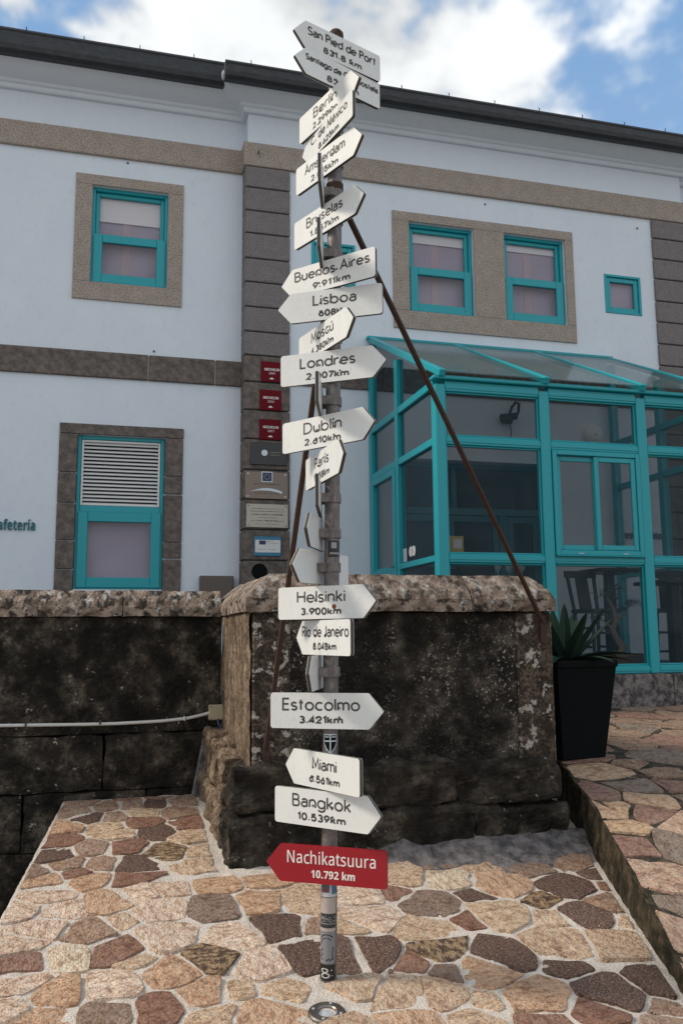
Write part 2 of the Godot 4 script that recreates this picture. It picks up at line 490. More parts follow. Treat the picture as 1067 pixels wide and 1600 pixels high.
	M.yellow = plain(lin(0.55, 0.40, 0.10), 0.6)
	M.lens = glass(Color(0.75, 0.82, 0.9), 0.35)
	M.dusty = stone(layered(S, [
		[91, 0.010, 5, ramp([0, 0.5, 1], [lin(0.24, 0.225, 0.205), lin(0.33, 0.31, 0.285), lin(0.42, 0.40, 0.37)])]]), 0.5, 0.95)
	for k in ["crust", "crust_spotted", "lichen", "pier", "worn", "kerb", "moss_joint", "grey_mortar", "old_granite"]:
		M[k].metallic_specular = 0.2

# ---------------------------------------------------------------- sky
func sky_material() -> PanoramaSkyMaterial:
	var W := 2048
	var H := 1024
	var big := FastNoiseLite.new()
	big.seed = 8
	big.frequency = 1.25
	big.fractal_octaves = 3
	var fine := FastNoiseLite.new()
	fine.seed = 9
	fine.frequency = 4.2
	fine.fractal_octaves = 6
	fine.fractal_gain = 0.56
	var bytes := PackedByteArray()
	bytes.resize(W * H * 3)
	var half := H / 2
	for j in H:
		var el = PI / 2 - PI * (j + 0.5) / H
		var y = sin(el)
		for i in W:
			var r := 0.30
			var g := 0.29
			var b := 0.28
			if j < half:
				var az = TAU * (i + 0.5) / W
				var cx = sin(az) * cos(el) / (y + 0.22)
				var cz = -cos(az) * cos(el) / (y + 0.22)
				var lump = fine.get_noise_3d(cx, cz, 0.0)
				var dens = big.get_noise_3d(cx, cz, 3.0) * 1.0 + lump * 1.15
				# the bank of cloud stands over the left half of the building
				var side = wrapf(az - 0.36, -PI, PI)
				dens += 0.76 - 1.10 * smoothstep(-0.10, 0.42, side) * (1.0 - smoothstep(0.9, 1.6, side))
				var cover = smoothstep(-0.12, 0.40, dens)
				var shade = 0.60 + 0.36 * smoothstep(-0.40, 0.40, lump) - 0.08 * smoothstep(0.5, 1.3, dens)
				var t = pow(1.0 - y, 1.6)
				var sr = lerpf(0.135, 0.42, t)
				var sg = lerpf(0.29, 0.58, t)
				var sb = lerpf(0.56, 0.76, t)
				r = lerpf(sr, shade * 0.955, cover)
				g = lerpf(sg, shade * 0.985, cover)
				b = lerpf(sb, shade, cover)
			var c = Color(r, g, b).linear_to_srgb()
			var o = (j * W + i) * 3
			bytes[o] = int(clamp(c.r, 0, 1) * 255)
			bytes[o + 1] = int(clamp(c.g, 0, 1) * 255)
			bytes[o + 2] = int(clamp(c.b, 0, 1) * 255)
			if j >= half:
				pass
	var m := PanoramaSkyMaterial.new()
	m.panorama = ImageTexture.create_from_image(Image.create_from_data(W, H, false, Image.FORMAT_RGB8, bytes))
	return m

# ---------------------------------------------------------------- ground
func cobble_y(z): return -0.13 * z

var ramp_z = [9.0, 2.5, 0.43, 0.0, -0.68, -1.25, -2.1, -5.0, -20.0]
var ramp_y = [-0.95, -0.22, 0.01, 0.15, 0.335, 0.46, 0.57, 0.83, 1.2]
func ramp_at(z):
	for i in range(ramp_z.size() - 1):
		if z <= ramp_z[i] and z >= ramp_z[i + 1]:
			var t = (z - ramp_z[i]) / (ramp_z[i + 1] - ramp_z[i])
			return lerpf(ramp_y[i], ramp_y[i + 1], t)
	return 1.2
func kerb_x(z): return 1.745 - 0.3235 * z
func edge_x(z): return -1.66 - 0.115 * z

func clip(poly, p, n):
	# keep the side of the line through p that n points away from
	var out = []
	for i in poly.size():
		var a = poly[i]
		var b = poly[(i + 1) % poly.size()]
		var da = (a - p).dot(n)
		var db = (b - p).dot(n)
		if da <= 0: out.append(a)
		if (da < 0 and db > 0) or (da > 0 and db < 0): out.append(a + (b - a) * (da / (da - db)))
	return out

func lay_stones(seeds, parent, called, height_at, reach, gap, bounds, skins):
	# each stone is the patch of ground nearer to its seed than to any other, drawn in by the joint
	for i in seeds.size():
		var s = Vector2(seeds[i][0], seeds[i][1])
		var kind: String = seeds[i][2]
		var small = kind != kind.to_upper()
		var w = 0.55 if small else 1.0
		var poly = []
		var turn0 = rng.randf() * TAU
		var corners = rng.randi_range(5, 7)
		for k in corners:
			var a = turn0 + TAU * (k + rng.randf_range(-0.2, 0.2)) / corners
			var rr = (0.62 if small else 1.0) * rng.randf_range(0.95, 1.3)
			poly.append(s + Vector2(cos(a) * reach.x, sin(a) * reach.y) * rr)
		for j in seeds.size():
			if j == i: continue
			var q = Vector2(seeds[j][0], seeds[j][1])
			var d = q - s
			if d.length() > 0.9: continue
			var ws = 0.55 if seeds[j][2] != seeds[j][2].to_upper() else 1.0
			var t = w / (w + ws)
			var n = d.normalized().rotated(rng.randf_range(-0.12, 0.12))
			poly = clip(poly, s + d * t - d.normalized() * gap * rng.randf_range(0.2, 1.9), n)
			if poly.size() < 3: break
		for bd in bounds:
			if poly.size() < 3: break
			if bd.size() == 3 and not bd[2].call(s): continue
			poly = clip(poly, bd[0], bd[1])
		if poly.size() < 3: continue
		# worn corners, then a wavering outline
		for rep in 2:
			var out = []
			for k in poly.size():
				var a = poly[k]
				var b = poly[(k + 1) % poly.size()]
				var l = (b - a).length()
				if l < 0.018:
					out.append((a + b) / 2)
				elif rep == 0:
					var cut = clamp(rng.randf_range(0.006, 0.020) / l, 0.04, 0.3)
					out.append(a.lerp(b, cut))
					out.append(a.lerp(b, 1.0 - cut))
				else:
					out.append(a)
					if l > 0.05:
						var across = (b - a).orthogonal().normalized()
						out.append(a.lerp(b, rng.randf_range(0.35, 0.65)) + across * rng.randf_range(-0.07, 0.07) * l)
			poly = out
		var c = Vector2.ZERO
		for p in poly: c += p
		c /= poly.size()
		var ext = 0.0
		for k in poly.size():
			poly[k] = c + (poly[k] - c) * rng.randf_range(0.96, 1.03)
			ext = max(ext, (poly[k] - c).length())
		if ext < 0.035: continue
		var st = mb()
		var lift = rng.randf_range(0.004, 0.013)
		var tilt = Vector2(rng.randf_range(-0.04, 0.04), rng.randf_range(-0.04, 0.04))
		var n = poly.size()
		var low = []
		var rim = []
		var top = []
		for p in poly:
			var inw = (c - p).normalized()
			var p1 = p + inw * 0.005
			var p2 = c + (p - c) * 0.55
			var wob = rng.randf_range(-0.002, 0.002)
			low.append(Vector3(p.x, height_at.call(p.y) - 0.02, p.y))
			rim.append(Vector3(p1.x, height_at.call(p1.y) + lift + (p1 - c).dot(tilt) + wob, p1.y))
			top.append(Vector3(p2.x, height_at.call(p2.y) + lift + 0.003 + (p2 - c).dot(tilt) + wob * 1.4, p2.y))
		var heart = Vector3(c.x, height_at.call(c.y) + lift + 0.004, c.y)
		var under = heart - Vector3(0, 0.3, 0)
		for k in n:
			var k2 = (k + 1) % n
			face(st, [low[k], low[k2], rim[k2]], under)
			face(st, [low[k], rim[k2], rim[k]], under)
			face(st, [rim[k], rim[k2], top[k2]], under)
			face(st, [rim[k], top[k2], top[k]], under)
			face(st, [top[k], top[k2], heart], under)
		var set_of = skins[kind.to_upper()]
		obj(called, st, set_of[rng.randi() % set_of.size()], parent)

func sheet(x_of0, x_of1, z0, z1, nx, nz_, height, amp, seed_value, freq = 2.5):
	var nzs := FastNoiseLite.new()
	nzs.seed = seed_value
	nzs.frequency = freq
	nzs.fractal_octaves = 4
	var st = mb()
	var g = []
	for j in nz_ + 1:
		var z = lerpf(z0, z1, float(j) / nz_)
		var row = []
		for i in nx + 1:
			var x = lerpf(x_of0.call(z), x_of1.call(z), float(i) / nx)
			row.append(Vector3(x, height.call(z) + nzs.get_noise_2d(x, z) * amp, z))
		g.append(row)
	var nrm = func(j, i):
		var dx = g[j][min(i + 1, nx)] - g[j][max(i - 1, 0)]
		var dz = g[min(j + 1, nz_)][i] - g[max(j - 1, 0)][i]
		var v = dz.cross(dx).normalized()
		return v if v.y > 0 else -v
	for j in nz_:
		for i in nx:
			var q = [[j, i], [j, i + 1], [j + 1, i + 1], [j + 1, i]]
			var P = []
			var N = []
			for e in q:
				P.append(g[e[0]][e[1]])
				N.append(nrm.call(e[0], e[1]))
			smooth(st, [P[0], P[1], P[2]], [N[0], N[1], N[2]])
			smooth(st, [P[0], P[2], P[3]], [N[0], N[2], N[3]])
	return st

func ground():
	# the land the place stands on
	var st = mb()
	face(st, [Vector3(-300, -1.25, 300), Vector3(300, -1.25, 300), Vector3(300, -1.25, -300), Vector3(-300, -1.25, -300)], Vector3(0, -9, 0))
	setting("ground", st, M.dusty)

	# the cobbled path: a bed of mortar with flat stones in it, its edge dropping away on the left
	var bed = sheet(func(z): return edge_x(z), func(z): return kerb_x(z) + 0.05, 1.3, -3.0, 140, 170, cobble_y, 0.0105, 3, 8.0)
	var path = setting("cobbled_path", bed, M.mortar)
	obj("path_behind", sheet(func(z): return edge_x(z), func(z): return kerb_x(z) + 0.05, 6.0, 1.3, 24, 24, cobble_y, 0.0, 3), M.mortar, path)
	var side = mb()
	for k in 12:
		var z0 = 6.0 - k * 0.75
		var z1 = z0 - 0.75
		face(side, [Vector3(edge_x(z0), cobble_y(z0) - 0.004, z0), Vector3(edge_x(z1), cobble_y(z1) - 0.004, z1), Vector3(edge_x(z1) - 0.03, -1.25, z1), Vector3(edge_x(z0) - 0.03, -1.25, z0)], Vector3(5, -0.5, z0))
	obj("path_edge", side, M.crust, path)
	var seeds = [[-1.16,-2.84,"B"],[-0.87,-2.88,"R"],[-0.63,-2.88,"R"],[-1.01,-2.70,"B"],[-0.83,-2.70,"B"],[-0.68,-2.68,"D"],[-1.23,-2.62,"B"],[-1.12,-2.46,"D"],[-0.97,-2.43,"B"],[-0.75,-2.50,"T"],[-1.30,-2.27,"O"],[-1.01,-2.24,"T"],[-0.78,-2.29,"R"],[-1.32,-2.02,"R"],[-0.94,-2.08,"T"],[-0.70,-2.09,"D"],[-1.33,-1.80,"D"],[-1.09,-1.87,"B"],[-0.91,-1.86,"R"],[-0.63,-1.72,"K"],[-1.23,-1.61,"B"],[-1.05,-1.58,"B"],[-0.85,-1.53,"D"],[-1.18,-1.48,"R"],[-1.36,-1.42,"O"],[-1.11,-1.38,"O"],[-0.86,-1.33,"R"],[-1.43,-1.50,"G"],[-1.33,-1.19,"P"],[-1.00,-1.04,"O"],[-1.24,-0.98,"P"],[-0.81,-1.13,"P"],[-1.46,-1.01,"P"],[-1.33,-0.78,"P"],[-1.10,-0.69,"B"],[-0.93,-0.79,"t"],[-1.43,-0.62,"P"],[-1.38,-0.42,"R"],[-0.96,-0.45,"R"],[-1.19,-0.45,"W"],[-0.70,-0.57,"P"],[-0.86,-0.33,"t"],[-0.72,-0.20,"O"],[-1.39,-0.24,"P"],[-1.23,-0.12,"O"],[-0.97,-0.12,"P"],[-1.42,-0.04,"P"],[-1.28,0.07,"O"],[-0.99,0.09,"G"],[-0.78,0.10,"R"],[-0.72,-0.88,"P"],[-0.67,-1.17,"P"],[-0.47,-2.69,"B"],[-0.51,-2.47,"B"],[-0.43,-2.22,"R"],[-0.45,-1.94,"T"],[-0.40,-1.69,"T"],[-0.43,-1.45,"T"],[-0.39,-1.16,"O"],[-0.44,-0.85,"G"],[-0.09,-1.20,"O"],[-0.17,-0.86,"O"],[0.07,-0.84,"T"],[-0.12,-0.56,"D"],[-0.39,-0.47,"P"],[-0.30,-0.21,"P"],[0.06,-0.51,"b"],[-0.03,-0.24,"D"],[-0.58,0.02,"O"],[-0.43,0.02,"t"],[-0.24,0.05,"t"],[-0.39,0.26,"O"],[-0.55,0.22,"T"],[0.85,-1.42,"T"],[1.14,-1.51,"g"],[1.01,-1.24,"G"],[0.74,-1.08,"T"],[1.29,-1.30,"T"],[1.56,-1.43,"R"],[1.30,-1.13,"T"],[1.00,-0.97,"W"],[0.76,-0.65,"G"],[0.59,-0.84,"r"],[1.05,-0.72,"d"],[1.26,-0.85,"O"],[0.90,-0.43,"r"],[0.41,-0.86,"P"],[0.37,-0.56,"P"],[0.23,-0.47,"t"],[0.62,-0.35,"T"],[0.28,-0.20,"D"],[0.13,-0.20,"D"],[0.62,-0.17,"K"],[0.43,-0.07,"r"],[1.06,-0.44,"T"],[0.89,-0.04,"D"],[0.59,0.07,"g"],[0.74,0.09,"O"],[0.14,0.10,"t"],[0.30,0.23,"T"],[0.47,0.28,"T"],[0.63,0.35,"t"],[0.52,0.46,"T"],[0.30,0.43,"O"],[1.98,-1.63,"r"],[1.80,-1.66,"r"],[1.87,-1.44,"G"],[2.00,-1.29,"g"],[1.57,-1.06,"G"],[1.86,-1.08,"B"],[1.68,-0.71,"D"],[1.93,-0.84,"d"],[1.91,-0.66,"r"],[1.42,-0.57,"k"],[1.80,-0.45,"B"],[1.58,-0.35,"D"],[1.77,-0.24,"t"],[1.35,-0.34,"t"],[1.26,-0.10,"T"],[1.55,0.01,"T"],[1.15,0.15,"d"],[0.90,0.38,"O"],[1.25,0.40,"D"],[1.54,0.35,"D"],[1.41,0.56,"b"]]
	var extra = []
	for j in 26:
		for i in 22:
			var p = Vector2(-1.75 + i * 0.24 + rng.randf_range(-0.07, 0.07) + (0.12 if j % 2 else 0.0), -2.85 + j * 0.17 + rng.randf_range(-0.05, 0.05))
			if p.x < edge_x(p.y) + 0.06 or p.x > kerb_x(p.y) - 0.10: continue
			if p.x > -0.36 and p.y < -1.05: continue
			if p.distance_to(Vector2(-0.03, 0.16)) < 0.30: continue
			if p.y > 1.5: continue
			var ok = true
			for s in seeds:
				if Vector2(s[0], s[1]).distance_to(p) < 0.19: ok = false
			for s in extra:
				if Vector2(s[0], s[1]).distance_to(p) < 0.17: ok = false
			if ok: extra.append([p.x, p.y, ["T", "P", "O", "P", "B", "t", "T", "R", "P", "K"][rng.randi() % 10]])
	var all = seeds + extra
	var wall_side = func(s): return s.y < -1.25 and s.x < -0.2
	var front_side = func(s): return s.y >= -1.25 or s.x >= -0.2
	lay_stones(all, path, "stone", cobble_y, Vector2(0.26, 0.21), 0.0085, [
		[Vector2(0, -2.84), Vector2(0, -1)],
		[Vector2(-0.36, 0), Vector2(1, 0), wall_side],
		[Vector2(0, -1.24), Vector2(0, -1), front_side],
		[Vector2(edge_x(0.0) + 0.015, 0), Vector2(-1, -0.115).normalized()],
		[Vector2(kerb_x(0.0) - 0.06, 0), Vector2(1, 0.3235).normalized()]], M.paving)
	# mortar smeared up against the foot of the wall
	var smear = mb()
	var nzs := FastNoiseLite.new()
	nzs.seed = 77
	nzs.frequency = 3.0
	var rows = []
	for i in 41:
		var x = lerpf(0.35, 2.2, i / 40.0)
		var wide = 0.20 + 0.26 * smoothstep(0.0, 0.6, i / 40.0) + nzs.get_noise_1d(x) * 0.09
		var row = []
		for k in 7:
			var t = k / 6.0
			var z = -1.42 + wide * t
			row.append(Vector3(x, cobble_y(z) + 0.005 + 0.10 * pow(1.0 - t, 1.7) * (0.8 + 0.35 * nzs.get_noise_2d(x * 0.7, z * 0.7)) - 0.008 * t, z))
		rows.append(row)
	for i in 40:
		for k in 6:
			face(smear, [rows[i][k], rows[i + 1][k], rows[i + 1][k + 1]], Vector3(1, -5, -1))
			face(smear, [rows[i][k], rows[i + 1][k + 1], rows[i][k + 1]], Vector3(1, -5, -1))
	obj("mortar_fillet", smear, M.grey_mortar, path)
	# a few loose pebbles
	for p in [[0.30, 0.02, 0.014], [0.83, 0.10, 0.008], [-0.62, -0.1, 0.009], [0.52, 0.24, 0.01]]:
		var pb = mb()
		rough_block(pb, Vector3(p[0], cobble_y(p[1]) + p[2] * 0.8, p[1]), Vector3.ONE * p[2] * 2.0, 9, 0.001, p[2] * 0.9, 3)
		obj("pebble", pb, M.paving["G"][0], path)

	# the paved ramp on the right with its kerb
	var patio = setting("paved_ramp", sheet(func(z): return kerb_x(z), func(_z): return 16.0, 6.0, -7.0, 60, 120, ramp_at, 0.006, 4), M.moss_joint)
	var kerb = mb()
	for k in 60:
		var z0 = 3.0 - k * 0.1
		var z1 = z0 - 0.1
		var a0 = nzs.get_noise_1d(z0 * 2.0) * 0.02
		var a1 = nzs.get_noise_1d(z1 * 2.0) * 0.02
		var T0 = Vector3(kerb_x(z0) + a0, ramp_at(z0) + 0.004, z0)
		var T1 = Vector3(kerb_x(z1) + a1, ramp_at(z1) + 0.004, z1)
		var B0 = Vector3(kerb_x(z0) - 0.03 - a0, min(cobble_y(z0), ramp_at(z0)) - 0.05, z0)
		var B1 = Vector3(kerb_x(z1) - 0.03 - a1, min(cobble_y(z1), ramp_at(z1)) - 0.05, z1)
		var inside = Vector3(kerb_x(z0) + 1.0, -1.0, z0)
		face(kerb, [T0, T1, B1], inside)
		face(kerb, [T0, B1, B0], inside)
		face(kerb, [T0, T1, T1 + Vector3(0.05, 0, 0), T0 + Vector3(0.05, 0, 0)], inside - Vector3(0, 5, 0))
	obj("kerb", kerb, M.kerb, patio)
	var ps = [[2.68,-1.83,"T"],[3.47,-2.18,"G"],[2.31,-1.44,"R"],[2.60,-1.25,"T"],[2.14,-1.09,"T"],[2.30,-1.14,"t"],[2.47,-1.00,"R"],[2.14,-0.84,"T"],[2.33,-0.59,"G"],[2.08,-0.66,"R"],[2.00,-0.30,"P"],[1.92,-0.05,"g"],[1.71,0.19,"P"],[3.00,-1.43,"R"],[1.60,0.42,"P"],[3.00,-2.02,"b"],[2.67,-2.40,"R"],[2.56,-0.84,"P"]]
	var more = []
	for j in 22:
		for i in 22:
			var p = Vector2(1.5 + i * 0.5 + rng.randf_range(-0.16, 0.16), -4.3 + j * 0.31 + rng.randf_range(-0.08, 0.08))
			if p.x < kerb_x(p.y) + 0.12: continue
			if p.x < 2.2 and p.y < -1.4: continue
			var ok = true
			for s in ps:
				if Vector2(s[0], s[1]).distance_to(p) < 0.24: ok = false
			for s in more:
				if Vector2(s[0], s[1]).distance_to(p) < 0.24: ok = false
			if ok: more.append([p.x, p.y, ["G", "B", "R", "G", "B", "B", "g"][rng.randi() % 7]])
	var held = []
	for s in ps + more:
		if s[0] < 5.6 + 0.2 * -s[1]: held.append(s)
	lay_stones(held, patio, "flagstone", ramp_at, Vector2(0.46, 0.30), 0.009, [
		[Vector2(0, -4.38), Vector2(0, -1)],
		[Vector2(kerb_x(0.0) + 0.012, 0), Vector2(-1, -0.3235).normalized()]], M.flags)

	# the terrace in front of the house, behind the parapet
	st = mb()
	span(st, -12.0, 2.36, 0.4, 1.1, -3.3, -7.3)
	setting("terrace", st, M.grey_mortar)

	# recessed spotlight in the mortar
	var y0 = cobble_y(0.276)
	var lamp = thing("ground_spotlight", "round steel uplight sunk in the mortar before the signpost", "ground light", Vector3(-0.076, y0 + 0.004, 0.276))
	lamp.rotation.x = atan(0.13)
	st = mb()
	lathe(st, [[0.040, -0.035], [0.042, 0.004], [0.046, 0.009], [0.076, 0.008], [0.083, 0.003], [0.084, -0.01]], Vector3.ZERO, 40)
	obj("ring", st, M.steel, lamp)
	st = mb()
	lathe(st, [[0.041, -0.034], [0.0, -0.034]], Vector3.ZERO, 24)
	obj("reflector", st, M.silver, lamp)
	st = mb()
	lathe(st, [[0.0405, -0.006], [0.03, -0.003], [0.0, -0.001]], Vector3.ZERO, 24)
	obj("lens", st, M.lens, lamp)
	for k in 4:
		var a = TAU * k / 4.0 + 0.5
		st = mb()
		lathe(st, [[0.006, 0.0], [0.006, 0.011], [0.0, 0.0115]], Vector3(cos(a) * 0.062, 0, sin(a) * 0.062), 10)
		obj("screw", st, M.silver, lamp)

# ---------------------------------------------------------------- parapet walls
func coping_shape(st, x0, x1, z0, z1, y0, lip, y1, inl, inr, inf, inb):
	# slab with a low upright edge and sloping shoulders
	var c = Vector3((x0 + x1) / 2, (y0 + y1) / 2, (z0 + z1) / 2)
	var A = [Vector3(x0, y0, z1), Vector3(x1, y0, z1), Vector3(x1, y0, z0), Vector3(x0, y0, z0)]
	var B = []
	for p in A: B.append(p + Vector3(0, lip, 0))
	var T = [Vector3(x0 + inl, y1, z1 - inf), Vector3(x1 - inr, y1, z1 - inf), Vector3(x1 - inr, y1, z0 + inb), Vector3(x0 + inl, y1, z0 + inb)]
	face(st, A, c)
	face(st, T, c)
	for k in 4:
		var k2 = (k + 1) % 4
		face(st, [A[k], A[k2], B[k2], B[k]], c)
		face(st, [B[k], B[k2], T[k2], T[k]], c)

func worn_coping(x0, x1, z0, z1, y0, lip, y1, inl, inr, inf, inb, seed_value):
	# the same slab with an uneven, weathered skin along its front and left slopes
	var nz := FastNoiseLite.new()
	nz.seed = seed_value
	nz.frequency = 5.0
	nz.fractal_octaves = 4
	var st = mb()
	var ring = func(x, zf, zb):
		return null
	var prof_at = func(u, v):
		# u along the perimeter fraction handled outside; v up the profile 0..1
		return null
	# perimeter as four sides, each a strip of quads from the underside up to the ridge
	var base = [Vector2(x0, z1), Vector2(x1, z1), Vector2(x1, z0), Vector2(x0, z0)]
	var topc = [Vector2(x0 + inl, z1 - inf), Vector2(x1 - inr, z1 - inf), Vector2(x1 - inr, z0 + inb), Vector2(x0 + inl, z0 + inb)]
	var mid = Vector3((x0 + x1) / 2, y0 - 0.4, (z0 + z1) / 2)
	var wob = func(p: Vector3) -> Vector3:
		return p + Vector3(nz.get_noise_3d(p.x, p.y, p.z), nz.get_noise_3d(p.x + 7, p.y, p.z), nz.get_noise_3d(p.x, p.y + 7, p.z)) * Vector3(0.014, 0.012, 0.014)
	for k in 4:
		var a = base[k]
		var b = base[(k + 1) % 4]
		var ta = topc[k]
		var tb = topc[(k + 1) % 4]
		var n = int(max(2, (b - a).length() / 0.06))
		var g = []
		for i in n + 1:
			var t = float(i) / n
			var pb = a.lerp(b, t)
			var pt = ta.lerp(tb, t)
			var col = []
			for v in 7:
				var q: Vector3
				if v == 0: q = Vector3(lerpf(pb.x, pt.x, 0.25), y0, lerpf(pb.y, pt.y, 0.25))
				elif v <= 2: q = Vector3(pb.x, y0 + lip * (0.04 + 0.86 * (v - 1)), pb.y)
				else:
					var s = (v - 2) / 4.0
					q = Vector3(lerpf(pb.x, pt.x, s), lerpf(y0 + lip, y1, pow(s, 0.85)), lerpf(pb.y, pt.y, s))
				col.append(wob.call(q))
			g.append(col)
		for i in n:
			for v in 6:
				face(st, [g[i][v], g[i + 1][v], g[i + 1][v + 1]], mid)
				face(st, [g[i][v], g[i + 1][v + 1], g[i][v + 1]], mid)
	face(st, [Vector3(topc[0].x, y1 - 0.006, topc[0].y), Vector3(topc[1].x, y1 - 0.006, topc[1].y), Vector3(topc[2].x, y1 - 0.006, topc[2].y), Vector3(topc[3].x, y1 - 0.006, topc[3].y)], mid)
	return st

func parapets():
	# the long wall on the left
	var w = thing("parapet_wall", "long low blackened stone wall carrying the grey conduit", "wall", Vector3.ZERO)
	var joints = [-7.0, -5.4, -3.9, -2.35, -0.94, -0.165]
	for i in joints.size() - 1:
		obj("coping_stone", worn_coping(joints[i] + 0.004, joints[i + 1] - 0.004, -3.34, -2.86, 1.755, 0.085, 1.965, 0.0, 0.0, 0.10, 0.10, 100 + i), M.lichen, w)
	var st = mb()
	span(st, -7.0, -0.15, 0.86, 1.75, -3.3, -2.905)
	obj("wall_face", st, M.crust, w)
	var cuts = [-7.0, -5.6, -4.4, -3.1, -1.95, -1.05, -0.2]
	for course in 4:
		var y1 = 0.855 - course * 0.42
		for i in cuts.size() - 1:
			var sh = 0.33 * (course % 2)
			st = mb()
			var xa = cuts[i] + (sh if i > 0 else 0.0)
			var xb = cuts[i + 1] + (sh if i < cuts.size() - 2 else 0.0)
			rough_block(st, Vector3((xa + xb) / 2, y1 - 0.21, -3.08), Vector3(xb - xa - 0.006, 0.416, 0.42), 200 + course * 9 + i, 0.012, 0.02, 8)
			obj("wall_stone", st, M.crust, w)

	# the pier-like return that juts out in front of it
	var b = thing("stone_pier", "broad dark stone pier with sloping lichened coping behind the signpost", "wall", Vector3.ZERO)
	var cops = [-0.17, 0.62, 1.42, 2.075]
	for i in 3:
		obj("coping_stone", worn_coping(cops[i] + (0.0 if i == 0 else 0.002), cops[i + 1] - 0.002, -3.34, -1.455, 1.755, 0.10, 2.02, 0.19 if i == 0 else 0.0, 0.13 if i == 2 else 0.0, 0.19, 0.1, 300 + i), M.lichen, b)
	st = mb()
	span(st, -0.125, 0.13, 0.70, 1.75, -2.95, -1.50, 0.012)
	obj("corner_stone", st, M.pier, b)
	st = mb()
	span(st, 1.775, 2.055, 0.60, 1.75, -2.95, -1.50, 0.012)
	obj("corner_stone", st, M.pier, b)
	st = mb()
	span(st, 0.132, 1.773, 0.60, 1.748, -2.95, -1.525)
	obj("panel", st, M.crust_spotted, b)
	# the left flank, brown and streaked where the black crust is missing
	st = mb()
	var nzs := FastNoiseLite.new()
	nzs.seed = 55
	nzs.frequency = 3.0
	nzs.fractal_octaves = 4
	var g = []
	for i in 31:
		var row = []
		for j in 25:
			var z = lerpf(-1.512, -2.9, i / 30.0)
			var y = lerpf(0.70, 1.75, j / 24.0)
			row.append(Vector3(-0.138 + nzs.get_noise_2d(z * 3.0, y * 0.8) * 0.016 - (0.008 if i > 2 else 0.0), y, z))
		g.append(row)
	for i in 30:
		for j in 24:
			face(st, [g[i][j], g[i + 1][j], g[i + 1][j + 1]], Vector3(3, 1, -2))
			face(st, [g[i][j], g[i + 1][j + 1], g[i][j + 1]], Vector3(3, 1, -2))
	obj("flank", st, M.worn, b)
	# footing of rough stones, two courses
	var front = [[-0.27, 0.48, 0.50, 0.775], [0.485, 1.24, 0.47, 0.75], [1.25, 2.045, 0.44, 0.735]]
	for i in 3:
		var f = front[i]
		st = mb()
		rough_block(st, Vector3((f[0] + f[1]) / 2, (f[2] + f[3]) / 2, -1.575 - i * 0.015), Vector3(f[1] - f[0], f[3] - f[2], 0.36), 400 + i, 0.03, 0.045, 12)
		obj("footing_stone", st, M.crust, b)
	front = [[-0.30, 0.60, 0.06, 0.49], [0.605, 1.36, 0.05, 0.465], [1.365, 2.06, 0.05, 0.435]]
	for i in 3:
		var f = front[i]
		st = mb()
		rough_block(st, Vector3((f[0] + f[1]) / 2, (f[2] + f[3]) / 2, -1.56 - i * 0.012), Vector3(f[1] - f[0], f[3] - f[2], 0.40), 410 + i, 0.03, 0.04, 12)
		obj("footing_stone", st, M.crust, b)
	var flank = [[-1.76, -2.12], [-2.125, -2.5], [-2.505, -2.9]]
	for i in 3:
		for lv in 2:
			st = mb()
			var y0 = [0.15, 0.50][lv] + i * 0.03
			var y1 = [0.50, 0.80][lv] + i * [0.03, 0.045][lv]
			rough_block(st, Vector3(-0.17 + 0.02 * lv, (y0 + y1) / 2, (flank[i][0] + flank[i][1]) / 2), Vector3(0.27, y1 - y0, flank[i][0] - flank[i][1]), 430 + i * 2 + lv, 0.03, 0.03, 10)
			obj("footing_stone", st, M.worn, b)
	# a fin of mortar in the inner corner
	st = mb()
	bar(st, Vector3(-0.345, 0.36, -2.83), Vector3(-0.245, 0.87, -2.86), 0.075, 0.05, 0.012, Vector3.BACK)
	obj("mortar_fin", st, M.grey_mortar, b)

	# conduit along the left wall
	var cd = thing("conduit", "thin grey conduit running along the blackened wall", "conduit", Vector3.ZERO)
	st = mb()
	tube(st, [Vector3(-7, 0.95, -2.868), Vector3(-1.806, 0.948, -2.868), Vector3(-1.2, 0.936, -2.868), Vector3(-0.97, 0.934, -2.868), Vector3(-0.62, 0.942, -2.868), Vector3(-0.42, 0.957, -2.868), Vector3(-0.32, 0.976, -2.868), Vector3(-0.24, 0.995, -2.868)], 0.0125, 12)
	obj("pipe", st, M.conduit, cd)
	for x in [-2.4, -1.62, -1.08, -0.44]:
		st = mb()
		box(st, Vector3(x, 0.948 if x < -0.5 else 0.957, -2.868), Vector3(0.014, 0.036, 0.05), 0.004)
		obj("clip", st, M.rim if x < -1 else M.conduit, cd)
	var jb = thing("junction_box", "small beige junction box at the end of the conduit", "junction box", Vector3(-0.19, 0.998, -2.865))
	st = mb()
	box(st, Vector3.ZERO, Vector3(0.122, 0.118, 0.06), 0.006)
	obj("box", st, M.box_beige, jb)
	for s in [[-1, 1], [1, 1], [-1, -1], [1, -1]]:
		st = mb()
		box(st, Vector3(s[0] * 0.05, s[1] * 0.048, 0.031), Vector3(0.008, 0.008, 0.004))
		obj("screw", st, M.rim, jb)
	var cable = thing("cable", "short loop of dark blue cable below the junction box", "cable", Vector3(-0.15, 0.9, -2.83))
	st = mb()
	tube(st, [Vector3(-0.03, 0.045, 0), Vector3(-0.028, 0.01, 0.02), Vector3(0.0, -0.03, 0.04), Vector3(0.03, -0.02, 0.05), Vector3(0.02, 0.02, 0.03), Vector3(0.03, 0.06, 0.0), Vector3(0.035, 0.09, -0.01)], 0.011, 8)
	obj("sheath", st, M.blue_cable, cable)

# ---------------------------------------------------------------- the house
const ZL := -7.28
const ZP := -7.03

